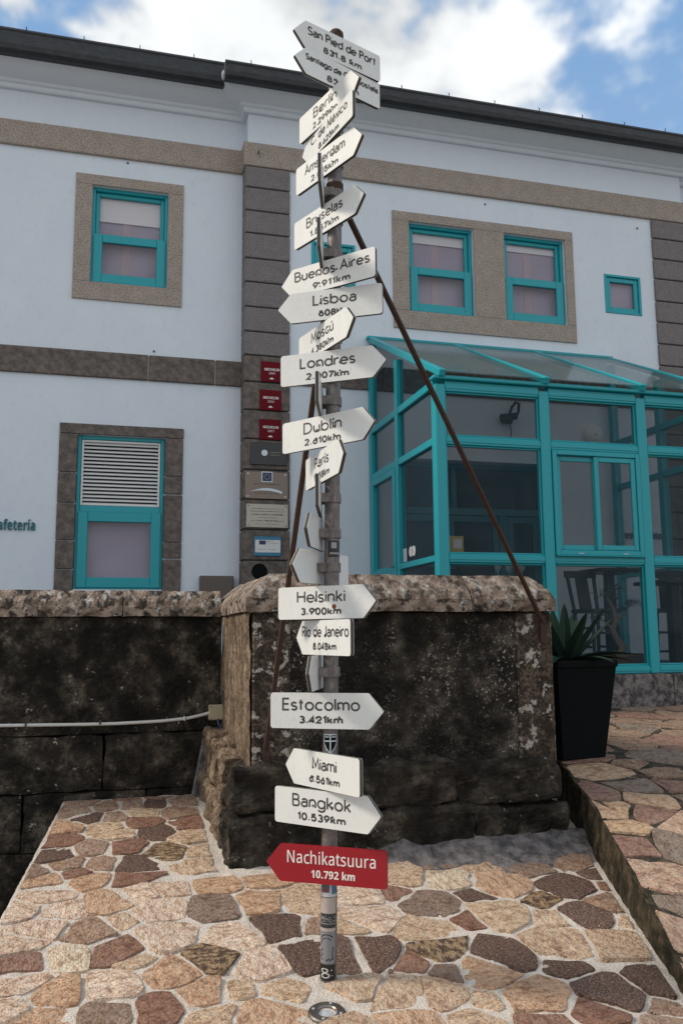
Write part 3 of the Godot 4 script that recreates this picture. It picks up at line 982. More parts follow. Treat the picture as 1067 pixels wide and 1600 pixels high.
func pierced(st, x0, x1, y0, y1, zf, thick, holes):
	# a wall with openings: front, back and the reveals
	var xs = [x0, x1]
	var ys = [y0, y1]
	for h in holes:
		xs.append(h[0]); xs.append(h[1]); ys.append(h[2]); ys.append(h[3])
	xs.sort()
	ys.sort()
	var zb = zf - thick
	for i in xs.size() - 1:
		for j in ys.size() - 1:
			if xs[i + 1] - xs[i] < 1e-6 or ys[j + 1] - ys[j] < 1e-6: continue
			var cx = (xs[i] + xs[i + 1]) / 2
			var cy = (ys[j] + ys[j + 1]) / 2
			var open = false
			for h in holes:
				if cx > h[0] and cx < h[1] and cy > h[2] and cy < h[3]: open = true
			if open: continue
			for z in [zf, zb]:
				face(st, [Vector3(xs[i], ys[j], z), Vector3(xs[i + 1], ys[j], z), Vector3(xs[i + 1], ys[j + 1], z), Vector3(xs[i], ys[j + 1], z)], Vector3(cx, cy, (zf + zb) / 2))
	for h in holes:
		var c = [Vector2(h[0], h[2]), Vector2(h[1], h[2]), Vector2(h[1], h[3]), Vector2(h[0], h[3])]
		for k in 4:
			var a = c[k]
			var b = c[(k + 1) % 4]
			var away = (a + b) / 2 + ((a + b) / 2 - Vector2((h[0] + h[1]) / 2, (h[2] + h[3]) / 2))
			face(st, [Vector3(a.x, a.y, zf), Vector3(b.x, b.y, zf), Vector3(b.x, b.y, zb), Vector3(a.x, a.y, zb)], Vector3(away.x, away.y, (zf + zb) / 2))
	for e in [[Vector2(x0, y0), Vector2(x1, y0)], [Vector2(x1, y0), Vector2(x1, y1)], [Vector2(x1, y1), Vector2(x0, y1)], [Vector2(x0, y1), Vector2(x0, y0)]]:
		face(st, [Vector3(e[0].x, e[0].y, zf), Vector3(e[1].x, e[1].y, zf), Vector3(e[1].x, e[1].y, zb), Vector3(e[0].x, e[0].y, zb)], Vector3((x0 + x1) / 2, (y0 + y1) / 2, (zf + zb) / 2))

func swept(st, prof, plan):
	# prof: [out, y] points carried along the plan line [x, z]; the house front looks towards +z
	var n = plan.size()
	var rows = []
	for i in n:
		var nrm
		var d0 = (plan[i] - plan[i - 1]).normalized() if i > 0 else Vector2.ZERO
		var d1 = (plan[i + 1] - plan[i]).normalized() if i < n - 1 else Vector2.ZERO
		var n0 = Vector2(-d0.y, d0.x)
		var n1 = Vector2(-d1.y, d1.x)
		if i == 0: nrm = n1
		elif i == n - 1: nrm = n0
		else: nrm = (n0 + n1) / (1.0 + n0.dot(n1))
		var row = []
		for p in prof: row.append(Vector3(plan[i].x + nrm.x * p[0], p[1], plan[i].y + nrm.y * p[0]))
		rows.append(row)
	for i in n - 1:
		for k in prof.size() - 1:
			var a = rows[i][k]
			var b = rows[i + 1][k]
			var c = rows[i + 1][k + 1]
			var d = rows[i][k + 1]
			var pd = Vector2(prof[k + 1][0] - prof[k][0], prof[k + 1][1] - prof[k][1])
			# the profile climbs with its outside on the right hand
			var seg = (plan[i + 1] - plan[i]).normalized()
			var out3 = Vector3(-seg.y, 0, seg.x)
			var nn = (out3 * pd.y + Vector3.UP * -pd.x).normalized()
			tri(st, a, b, c, nn)
			tri(st, a, c, d, nn)

func hbar(st, x0, x1, y0, y1, z0, z1): span(st, x0, x1, y0, y1, z0, z1, 0.006)

func sash(called, parent, x0, x1, y0, y1, zf, wide, bottom, pane_mat):
	var st = mb()
	var zb = zf - 0.05
	hbar(st, x0, x0 + wide, y0, y1, zf, zb)
	hbar(st, x1 - wide, x1, y0, y1, zf, zb)
	hbar(st, x0 + wide, x1 - wide, y1 - wide, y1, zf - 0.001, zb)
	hbar(st, x0 + wide, x1 - wide, y0, y0 + bottom, zf - 0.001, zb)
	var s = obj(called, st, M.teal, parent)
	var gl = mb()
	span(gl, x0 + wide - 0.005, x1 - wide + 0.005, y0 + bottom - 0.005, y1 - wide + 0.005, zf - 0.028, zf - 0.034)
	obj("pane", gl, pane_mat, parent)
	return s

func folds(st, x0, x1, y0, y1, z, waves, amp):
	var n = int(waves * 8)
	var prev = null
	for i in n + 1:
		var t = float(i) / n
		var x = lerpf(x0, x1, t)
		var dz = sin(t * waves * TAU) * amp + sin(t * waves * 2.3 * TAU + 1.0) * amp * 0.4
		var p = [Vector3(x, y0, z + dz), Vector3(x, y1, z + dz * 0.7)]
		if prev != null:
			face(st, [prev[0], p[0], p[1], prev[1]], Vector3((x0 + x1) / 2, (y0 + y1) / 2, z - 5))
		prev = p

func frame_ring(st, x0, x1, y0, y1, wide, zf, zb):
	hbar(st, x0, x0 + wide, y0, y1, zf, zb)
	hbar(st, x1 - wide, x1, y0, y1, zf, zb)
	hbar(st, x0 + wide, x1 - wide, y1 - wide, y1, zf - 0.001, zb)
	hbar(st, x0 + wide, x1 - wide, y0, y0 + wide, zf - 0.001, zb)

func sash_window(house, x0, x1, y0, y1, zf, blind_part, curtains = true):
	var w = sub("window", house)
	var st = mb()
	frame_ring(st, x0, x1, y0, y1, 0.045, zf, zf - 0.14)
	obj("frame", st, M.teal, w)
	var mid = lerpf(y0, y1, 0.49)
	sash("upper_sash", w, x0 + 0.046, x1 - 0.046, mid - 0.02, y1 - 0.046, zf - 0.045, 0.055, 0.075, M.house_glass)
	sash("lower_sash", w, x0 + 0.030, x1 - 0.030, y0 + 0.02, mid + 0.03, zf + 0.028, 0.115, 0.125, M.house_glass)
	st = mb()
	folds(st, x0 + 0.05, x1 - 0.05, y0 + 0.05, y1 - 0.06, zf - 0.13, 4, 0.0009)
	obj("net_curtain", st, M.sheer, w)
	if blind_part > 0.0:
		st = mb()
		span(st, x0 + 0.06, x1 - 0.06, y1 - 0.06 - (y1 - y0) * blind_part, y1 - 0.05, zf - 0.108, zf - 0.113)
		obj("blind", st, M.blind, w)
	if curtains:
		st = mb()
		var cx = lerpf(x0, x1, 0.46)
		folds(st, cx - 0.06, cx + 0.06, y0 + 0.06, y1 - 0.08, zf - 0.124, 2, 0.002)
		obj("curtain", st, M.curtain, w)
	return w

func house():
	var h = thing("house", "white two storey house with painted sky light tint, granite bands, teal windows", "house", Vector3.ZERO)
	# walls
	var wl = [-1.41, -0.40, 6.30, 7.68]
	var dl = [-1.49, -0.375, 2.20, 4.21]
	var wp1 = [3.02, 4.035, 6.21, 7.575]
	var wp2 = [4.53, 5.545, 6.21, 7.575]
	var sm = [6.21, 6.85, 6.48, 7.11]
	var sh = [1.57, 2.21, 6.48, 7.11]
	var door = [2.78, 5.13, 1.16, 4.05]
	var st = mb()
	pierced(st, -8.0, 0.66, 0.4, 9.25, ZL, 0.40, [wl, dl])
	obj("wall", st, M.plaster, h)
	st = mb()
	pierced(st, 0.66, 7.69, 0.4, 9.25, ZP, 0.45, [wp1, wp2, sm, sh, door])
	obj("wall", st, M.plaster, h)
	st = mb()
	pierced(st, 7.69, 15.0, 0.4, 9.25, ZL, 0.40, [])
	obj("wall", st, M.plaster, h)
	# rooms behind: floors, ends and back
	st = mb()
	span(st, -8.0, 15.0, 0.9, 1.14, -7.7, -12.0)
	span(st, -8.0, 15.0, 5.0, 5.3, -7.7, -12.0)
	span(st, -8.0, 15.0, 0.4, 9.2, -12.0, -12.3)
	span(st, -8.3, -8.0, 0.4, 9.2, -7.3, -12.3)
	span(st, 15.0, 15.3, 0.4, 9.2, -7.3, -12.3)
	span(st, -8.0, 15.0, 9.2, 9.3, -7.3, -12.3)
	span(st, 2.2, 2.4, 1.14, 5.0, -7.7, -12.0)
	span(st, 5.6, 5.8, 1.14, 5.0, -7.7, -12.0)
	obj("room_shell", st, M.inside_wall, h)

	# stone bands
	var plan = [Vector2(-8.0, ZL), Vector2(0.645, ZL), Vector2(0.645, ZP), Vector2(7.70, ZP), Vector2(7.70, ZL), Vector2(15.0, ZL)]
	st = mb()
	swept(st, [[-0.01, 8.105], [0.035, 8.105], [0.045, 8.115], [0.045, 8.445], [0.035, 8.455], [-0.01, 8.455]], plan)
	obj("upper_band", st, M.granite, h)
	var bx = [-8.0, -5.2, -3.1, -0.62, 0.27, 0.642]
	for i in bx.size() - 1:
		st = mb()
		span(st, bx[i] + 0.006, bx[i + 1] - 0.006, 4.985, 5.335, ZL - 0.05, ZL + 0.04, 0.01)
		obj("band_stone", st, M.old_granite, h)
	st = mb()
	span(st, -8.0, 0.64, 5.0, 5.32, ZL - 0.05, ZL + 0.03)
	obj("band_pointing", st, M.granite, h)
	var cx = [1.262, 2.6, 4.1, 5.6, 7.10]
	for i in 4:
		st = mb()
		span(st, cx[i] + 0.004, cx[i + 1] - 0.004, 4.985, 5.335, ZP - 0.05, ZP + 0.028, 0.008)
		obj("band_stone", st, M.old_granite, h)

	# quoins
	var qy = [8.10, 7.782, 7.44, 7.108, 6.742, 6.40, 6.045, 5.694, 5.36, 4.99, 4.60, 4.202, 3.783, 3.393, 2.982, 2.575, 2.17, 1.76, 1.36, 0.95]
	for side in [[0.628, 1.256], [7.095, 7.718]]:
		for i in qy.size() - 1:
			st = mb()
			span(st, side[0], side[1], qy[i + 1] + 0.009, qy[i] - 0.009, ZP - 0.27, ZP + 0.045, 0.010)
			obj("quoin", st, M.grey_granite if qy[i + 1] > 5.3 else M.old_granite, h)
		st = mb()
		span(st, side[0] + 0.03, side[1] - 0.03, 0.9, 8.1, ZP - 0.24, ZP + 0.012)
		obj("quoin_core", st, M.rim, h)
	st = mb()
	prism(st, disc(0.85, 2.43, 0.105, 24), ZP + 0.02, ZP + 0.05)  # flat black disc painted as the shade inside a round hole
	obj("dark_vent_hole", st, M.black, h)

	# cornice, gutter and roof
	st = mb()
	swept(st, [[-0.01, 8.90], [0.045, 8.90], [0.06, 8.915], [0.06, 8.965], [0.085, 8.975], [0.10, 8.995], [0.10, 9.01], [0.13, 9.02], [0.20, 9.045], [0.285, 9.085], [0.35, 9.13], [0.40, 9.18], [0.40, 9.23], [-0.01, 9.23]], plan)
	obj("cornice", st, M.plaster, h)
	for piece in [[-8.4, 0.29, -6.735, 9.115, 9.445], [0.27, 8.06, -6.50, 9.07, 9.325], [8.04, 15.4, -6.735, 9.115, 9.445]]:
		var gt = mb()
		var pf = []
		var zf = piece[2]
		var yl = piece[3]
		var yt = piece[4]
		for q in [[-0.30, yl + 0.115], [-0.18, yl + 0.02], [-0.07, yl], [-0.02, yl + 0.03], [0.0, yl + 0.09], [0.0, lerpf(yl, yt, 0.52)], [-0.035, lerpf(yl, yt, 0.56)], [-0.035, yt - 0.05], [-0.02, yt - 0.03], [-0.03, yt], [-0.45, yt + 0.02]]:
			pf.append(q)
		swept(gt, pf, [Vector2(piece[0], zf), Vector2(piece[1], zf)])
		for xe in [piece[0], piece[1]]:
			var cap = []
			for q in pf: cap.append(Vector3(xe, q[1], zf + q[0]))
			var mid = Vector3(xe, (yl + yt) / 2, zf - 0.15)
			for k in cap.size() - 1:
				tri(gt, cap[k], cap[k + 1], mid, Vector3(-1 if xe == piece[0] else 1, 0, 0))
		var go = obj("gutter", gt, M.zinc, h)
		var x = piece[0] + 0.35
		while x < piece[1]:
			var hk = mb()
			bar(hk, Vector3(x, yt - 0.005, zf - 0.03), Vector3(x, yt + 0.025, zf - 0.01), 0.012, 0.006)
			bar(hk, Vector3(x, yt + 0.025, zf - 0.01), Vector3(x - 0.012, yt + 0.045, zf - 0.03), 0.012, 0.006)
			obj("gutter_hook", hk, M.zinc, go)
			x += 0.72
	st = mb()
	face(st, [Vector3(-8.4, 9.40, -6.85), Vector3(15.4, 9.40, -6.85), Vector3(15.4, 11.4, -12.5), Vector3(-8.4, 11.4, -12.5)], Vector3(3, 0, -9))
	face(st, [Vector3(-8.4, 9.40, -18.0), Vector3(15.4, 9.40, -18.0), Vector3(15.4, 11.4, -12.5), Vector3(-8.4, 11.4, -12.5)], Vector3(3, 0, -12))
	obj("roof", st, M.zinc, h)

	# window surrounds
	var ring = func(o, i, zf, mat, called):
		for r in [[o[0], o[1], i[3], o[3]], [o[0], o[1], o[2], i[2]], [o[0], i[0], i[2], i[3]], [i[1], o[1], i[2], i[3]]]:
			var q = mb()
			span(q, r[0] + 0.0008, r[1] - 0.0008, r[2] + 0.0008, r[3] - 0.0008, zf - 0.12, zf, 0.004)
			obj(called, q, mat, h)
	ring.call([-1.63, -0.195, 6.05, 7.825], wl, ZL + 0.025, M.granite, "surround_stone")
	# the pair of windows shares one surround
	for r in [[2.77, 5.685, 7.575, 7.715], [2.77, 5.685, 5.94, 6.21], [2.77, 3.02, 6.21, 7.575], [4.035, 4.53, 6.21, 7.575], [5.545, 5.685, 6.21, 7.575]]:
		st = mb()
		span(st, r[0] + 0.0008, r[1] - 0.0008, r[2] + 0.0008, r[3] - 0.0008, ZP - 0.12, ZP + 0.025, 0.004)
		obj("surround_stone", st, M.granite, h)
	# lower window: lintel and jamb stones
	st = mb()
	span(st, -1.715, -0.135, 4.212, 4.35, ZL - 0.12, ZL + 0.03, 0.008)
	obj("lintel_stone", st, M.old_granite, h)
	var jy = [4.208, 3.70, 3.30, 2.82, 2.45, 1.9, 1.4]
	for i in jy.size() - 1:
		st = mb()
		span(st, -1.715, -1.49, jy[i + 1] + 0.006, jy[i] - 0.004, ZL - 0.12, ZL + 0.03, 0.008)
		obj("jamb_stone", st, M.old_granite, h)
		st = mb()
		span(st, -0.375, -0.14, jy[i + 1] + 0.16 * (i % 2), jy[i] - 0.006 + (0.15 * ((i + 1) % 2) if i > 0 else 0.0), ZL - 0.12, ZL + 0.03, 0.008)
		obj("jamb_stone", st, M.old_granite, h)

	# windows
	sash_window(h, wl[0], wl[1], wl[2], wl[3], ZL - 0.055, 0.27)
	sash_window(h, wp1[0], wp1[1], wp1[2], wp1[3], ZP - 0.055, 0.13)
	sash_window(h, wp2[0], wp2[1], wp2[2], wp2[3], ZP - 0.055, 0.10)
	for q in [sm, sh]:
		var w = sub("small_window", h)
		st = mb()
		frame_ring(st, q[0], q[1], q[2], q[3], 0.04, ZP + 0.012, ZP - 0.10)
		obj("frame", st, M.teal, w)
		sash("casement", w, q[0] + 0.041, q[1] - 0.041, q[2] + 0.041, q[3] - 0.041, ZP - 0.015, 0.07, 0.07, M.house_glass)
		st = mb()
		folds(st, q[0] + 0.05, q[1] - 0.05, q[2] + 0.05, q[3] - 0.05, ZP - 0.10, 3, 0.0009)
		obj("net_curtain", st, M.sheer, w)
	# lower window with louvres above
	var lw = sub("louvred_window", h)
	st = mb()
	var zf = ZL - 0.045
	frame_ring(st, dl[0], dl[1], dl[2], dl[3], 0.05, zf, zf - 0.14)
	hbar(st, dl[0] + 0.05, dl[1] - 0.05, 3.20, 3.285, zf - 0.002, zf - 0.12)
	obj("frame", st, M.teal, lw)
	for i in 17:
		st = mb()
		var y = 3.315 + i * 0.0495
		box(st, Vector3((dl[0] + dl[1]) / 2, y, zf - 0.035), Vector3(dl[1] - dl[0] - 0.16, 0.006, 0.046), 0.0, Basis(Vector3.RIGHT, 0.75))
		obj("slat", st, M.white, lw)
	st = mb()
	frame_ring(st, dl[0] + 0.055, dl[1] - 0.055, 3.288, 4.155, 0.028, zf - 0.008, zf - 0.07)
	obj("louvre_frame", st, M.white, lw)
	sash("lower_sash", lw, dl[0] + 0.035, dl[1] - 0.035, 2.225, 3.20, zf + 0.03, 0.125, 0.13, M.house_glass)
	st = mb()
	folds(st, dl[0] + 0.05, dl[1] - 0.05, 2.25, 3.2, zf - 0.12, 4, 0.0009)
	obj("net_curtain", st, M.sheer, lw)

	# glazed doors in the opening behind the conservatory
	var dr = sub("glazed_doors", h)
	st = mb()
	var zd = ZP - 0.22
	frame_ring(st, door[0], door[1], door[2], door[3], 0.07, zd, zd - 0.1)
	hbar(st, door[0] + 0.07, door[1] - 0.07, 3.30, 3.40, zd - 0.002, zd - 0.09)
	hbar(st, 3.50, 3.62, door[2] + 0.07, 3.30, zd - 0.003, zd - 0.09)
	hbar(st, 4.42, 4.54, door[2] + 0.07, 3.30, zd - 0.003, zd - 0.09)
	hbar(st, 3.68, 3.76, 3.40, 3.98, zd - 0.003, zd - 0.09)
	obj("frame", st, M.dark_teal, dr)
	for e in [[2.86, 3.49], [3.63, 4.41], [4.55, 5.05]]:
		st = mb()
		frame_ring(st, e[0], e[1], door[2] + 0.08, 3.29, 0.09, zd - 0.02, zd - 0.07)
		hbar(st, e[0] + 0.09, e[1] - 0.09, 2.55, 2.63, zd - 0.021, zd - 0.07)
		obj("leaf", st, M.dark_teal, dr)
		st = mb()
		span(st, e[0] + 0.08, e[1] - 0.08, door[2] + 0.12, 3.22, zd - 0.042, zd - 0.048)
		obj("pane", st, M.glass, dr)
	st = mb()
	span(st, door[0] + 0.06, door[1] - 0.06, 3.39, 3.99, zd - 0.042, zd - 0.048)
	obj("pane", st, M.glass, dr)

	# old fixings left in the wall and the band
	for p in [[-0.96, 8.06, ZL], [4.25, 8.0, ZP], [6.85, 7.93, ZP], [-0.55, 5.40, ZL]]:
		st = mb()
		prism(st, disc(p[0], p[1], 0.014, 10), p[2], p[2] + 0.012)
		obj("wall_stud", st, M.rim, h)
	st = mb()
	bar(st, Vector3(0.80, 8.30, ZP + 0.04), Vector3(0.80, 8.29, ZP + 0.085), 0.012, 0.012)
	bar(st, Vector3(0.80, 8.32, ZP + 0.085), Vector3(0.80, 8.25, ZP + 0.085), 0.012, 0.012)
	obj("wall_hook", st, M.rust, h)

	# raised lettering on the wall
	var t = thing("wall_lettering", "dark teal raised letters reading cafetería on the pale wall", "lettering", Vector3(-2.215, 3.0, ZL + 0.012))
	lettering("letters", "cafetería", 0.50, 0.128, M.dark_teal, t, Vector3.ZERO, Basis(), "Droid Sans", 700, 0.02)
	t = thing("wall_lettering", "dark teal raised letters reading restaurante beside the conservatory", "lettering", Vector3(6.625, 3.04, ZP + 0.012))
	lettering("letters", "restaurante", 0.66, 0.105, M.dark_teal, t, Vector3.ZERO, Basis(), "Droid Sans", 700, 0.02)
	# grey box low on the wall
	t = thing("utility_box", "dull grey metal box on the wall beside the louvred window", "utility box", Vector3(0.32, 2.1, ZL))
	st = mb()
	box(st, Vector3(0, 0, 0.07), Vector3(0.44, 0.56, 0.14), 0.008)
	obj("case", st, M.grey_box, t)
	st = mb()
	box(st, Vector3(0, 0, 0.143), Vector3(0.40, 0.52, 0.008), 0.003)
	obj("lid", st, M.grey_box, t)

func disc(x, y, r, n):
	var out = []
	for k in n: out.append(Vector2(x + cos(TAU * k / n) * r, y + sin(TAU * k / n) * r))
	return out

func worn_print(called, width, high, material, parent, at):
	# small print too fine to read: a row of short strokes
	var st = mb()
	var x = -width / 2
	while x < width / 2:
		var w = rng.randf_range(0.3, 1.1) * high
		var hh = high * (1.0 if rng.randf() < 0.35 else 0.66)
		box(st, at + Vector3(x + w / 2, (hh - high) / 2, 0), Vector3(w * 0.72, hh * rng.randf_range(0.35, 0.8), 0.0016))
		x += w + (high * 0.5 if rng.randf() < 0.18 else 0.0)
	obj(called, st, material, parent)

func plaques():
	var zf = ZP + 0.048
	var years = [["2024", 1.0, 5.137, "topmost red square plaque on the quoins, dated 2024"], ["2023", 0.985, 4.742, "red square plaque dated 2023, middle of three on the quoins"], ["2021", 0.985, 4.336, "red square plaque dated 2021, lowest of three on the quoins"]]
	for p in years:
		var t = thing("red_plaque", p[3], "plaque", Vector3(p[1], p[2], zf), "red plaques on the quoins")
		var st = mb()
		box(st, Vector3(0, 0, 0.008), Vector3(0.295, 0.28, 0.012), 0.003)
		obj("plate", st, M.plaque_red, t)
		lettering("heading", "MICHELIN", 0.205, 0.034, M.white_ink, t, Vector3(0.005, 0.03, 0.015), Basis(), "Droid Sans", 700)
		lettering("year", p[0], 0.085, 0.028, M.white_ink, t, Vector3(0.005, -0.022, 0.015))
		st = mb()
		prism(st, [Vector2(-0.035, -0.105), Vector2(0.035, -0.105), Vector2(0.012, -0.088), Vector2(0.0, -0.08), Vector2(-0.012, -0.088)], 0.0142, 0.0158)
		obj("emblem", st, M.white_ink, t)
	var t = thing("dark_plaque", "black glass plaque with a round silver emblem on the quoins", "plaque", Vector3(0.965, 4.0, zf))
	var st = mb()
	box(st, Vector3(0, 0, 0.012), Vector3(0.49, 0.30, 0.02), 0.003)
	obj("plate", st, M.plaque_dark, t)
	st = mb()
	prism(st, disc(-0.06, 0.01, 0.042, 20), 0.0225, 0.026)
	obj("emblem", st, M.silver, t)
	worn_print("line", 0.13, 0.018, M.steel, t, Vector3(0.085, 0.02, 0.0235))
	worn_print("line", 0.13, 0.016, M.steel, t, Vector3(0.085, -0.015, 0.0235))
	t = thing("bronze_plaque", "bronze toned plaque with blue flag and pale arc on the quoins", "plaque", Vector3(0.937, 3.572, zf))
	st = mb()
	box(st, Vector3(0, 0, 0.010), Vector3(0.575, 0.36, 0.016), 0.003)
	obj("plate", st, M.plaque_bronze, t)
	st = mb()
	box(st, Vector3(0.005, 0.115, 0.0195), Vector3(0.15, 0.14, 0.003))
	obj("flag_border", st, M.silver, t)
	st = mb()
	box(st, Vector3(0.005, 0.115, 0.022), Vector3(0.125, 0.115, 0.003))
	var fl = obj("flag", st, M.flag_blue, t)
	st = mb()
	for k in 12:
		var a = TAU * k / 12.0
		box(st, Vector3(0.005 + cos(a) * 0.034, 0.115 + sin(a) * 0.034, 0.0240), Vector3(0.009, 0.009, 0.002), 0.0, Basis(Vector3.BACK, 0.78))
	obj("stars", st, M.gold, fl)
	st = mb()
	for k in 16:
		var a0 = lerpf(-0.215, 0.205, k / 16.0)
		var a1 = lerpf(-0.215, 0.205, (k + 1) / 16.0)
		var y0 = -0.045 - a0 * a0 * 0.95
		var y1 = -0.045 - a1 * a1 * 0.95
		var w0 = 0.004 + 0.022 * smoothstep(0.0, 0.5, k / 16.0)
		var w1 = 0.004 + 0.022 * smoothstep(0.0, 0.5, (k + 1) / 16.0)
		prism(st, [Vector2(a0, y0 - w0), Vector2(a1, y1 - w1), Vector2(a1, y1 + w1 * 0.3), Vector2(a0, y0 + w0 * 0.3)], 0.0185, 0.022)
	obj("arc", st, M.silver, t)
	worn_print("line", 0.36, 0.018, M.ink, t, Vector3(0.0, 0.018, 0.0195))
	worn_print("line", 0.34, 0.014, M.ink, t, Vector3(0.0, -0.105, 0.0195))
	for s in [[-0.25, 0.15], [0.25, 0.15], [-0.25, -0.15], [0.25, -0.15]]:
		st = mb()
		prism(st, disc(s[0], s[1], 0.011, 10), 0.0185, 0.025)
		obj("stud", st, M.silver, t)
	t = thing("cream_plaque", "cream engraved plaque with six lines of script on the quoins", "plaque", Vector3(0.948, 3.165, zf))
	st = mb()
	box(st, Vector3(0, 0, 0.010), Vector3(0.555, 0.31, 0.016), 0.003)
	obj("plate", st, M.plaque_cream, t)
	for l in [[0.42, 0.012, 0.095], [0.48, 0.013, 0.06], [0.44, 0.022, 0.018], [0.26, 0.011, -0.025], [0.44, 0.022, -0.065], [0.30, 0.011, -0.108]]:
		worn_print("line", l[0], l[1], M.ink, t, Vector3(0.0, l[2], 0.0188))
	for s in [[-0.25, 0.13], [0.25, 0.13], [-0.25, -0.13], [0.25, -0.13]]:
		st = mb()
		prism(st, disc(s[0], s[1], 0.008, 8), 0.018, 0.022)
		obj("stud", st, M.rim, t)
	t = thing("blue_plaque", "blue and white plaque with a small flag on the quoins", "plaque", Vector3(0.955, 2.762, zf))
	st = mb()
	box(st, Vector3(0, 0, 0.008), Vector3(0.355, 0.255, 0.012), 0.003)
	obj("plate", st, M.blue, t)
	st = mb()
	box(st, Vector3(0.002, 0.0, 0.0152), Vector3(0.335, 0.165, 0.003))
	obj("panel", st, M.white, t)
	st = mb()
	box(st, Vector3(-0.07, 0.048, 0.018), Vector3(0.085, 0.052, 0.003))
	obj("flag", st, M.flag_blue, t)
	worn_print("line", 0.09, 0.010, M.ink, t, Vector3(0.03, 0.062, 0.0178))
	worn_print("line", 0.14, 0.010, M.ink, t, Vector3(0.058, 0.036, 0.0178))
	worn_print("line", 0.10, 0.010, M.blue, t, Vector3(-0.08, -0.04, 0.0178))
	worn_print("line", 0.09, 0.010, M.blue, t, Vector3(0.06, -0.04, 0.0178))

# ---------------------------------------------------------------- sign painter's letters
func bow(cx, cy, rx, ry, a0, a1):
	var out = []
	var n = int(max(3, abs(a1 - a0) / 15.0))
	for k in n + 1:
		var a = deg_to_rad(lerpf(a0, a1, float(k) / n))
		out.append(Vector2(cx + cos(a) * rx, cy + sin(a) * ry))
	return out

func pts(list):
	var out = []
	for k in range(0, list.size(), 2): out.append(Vector2(list[k], list[k + 1]))
	return out

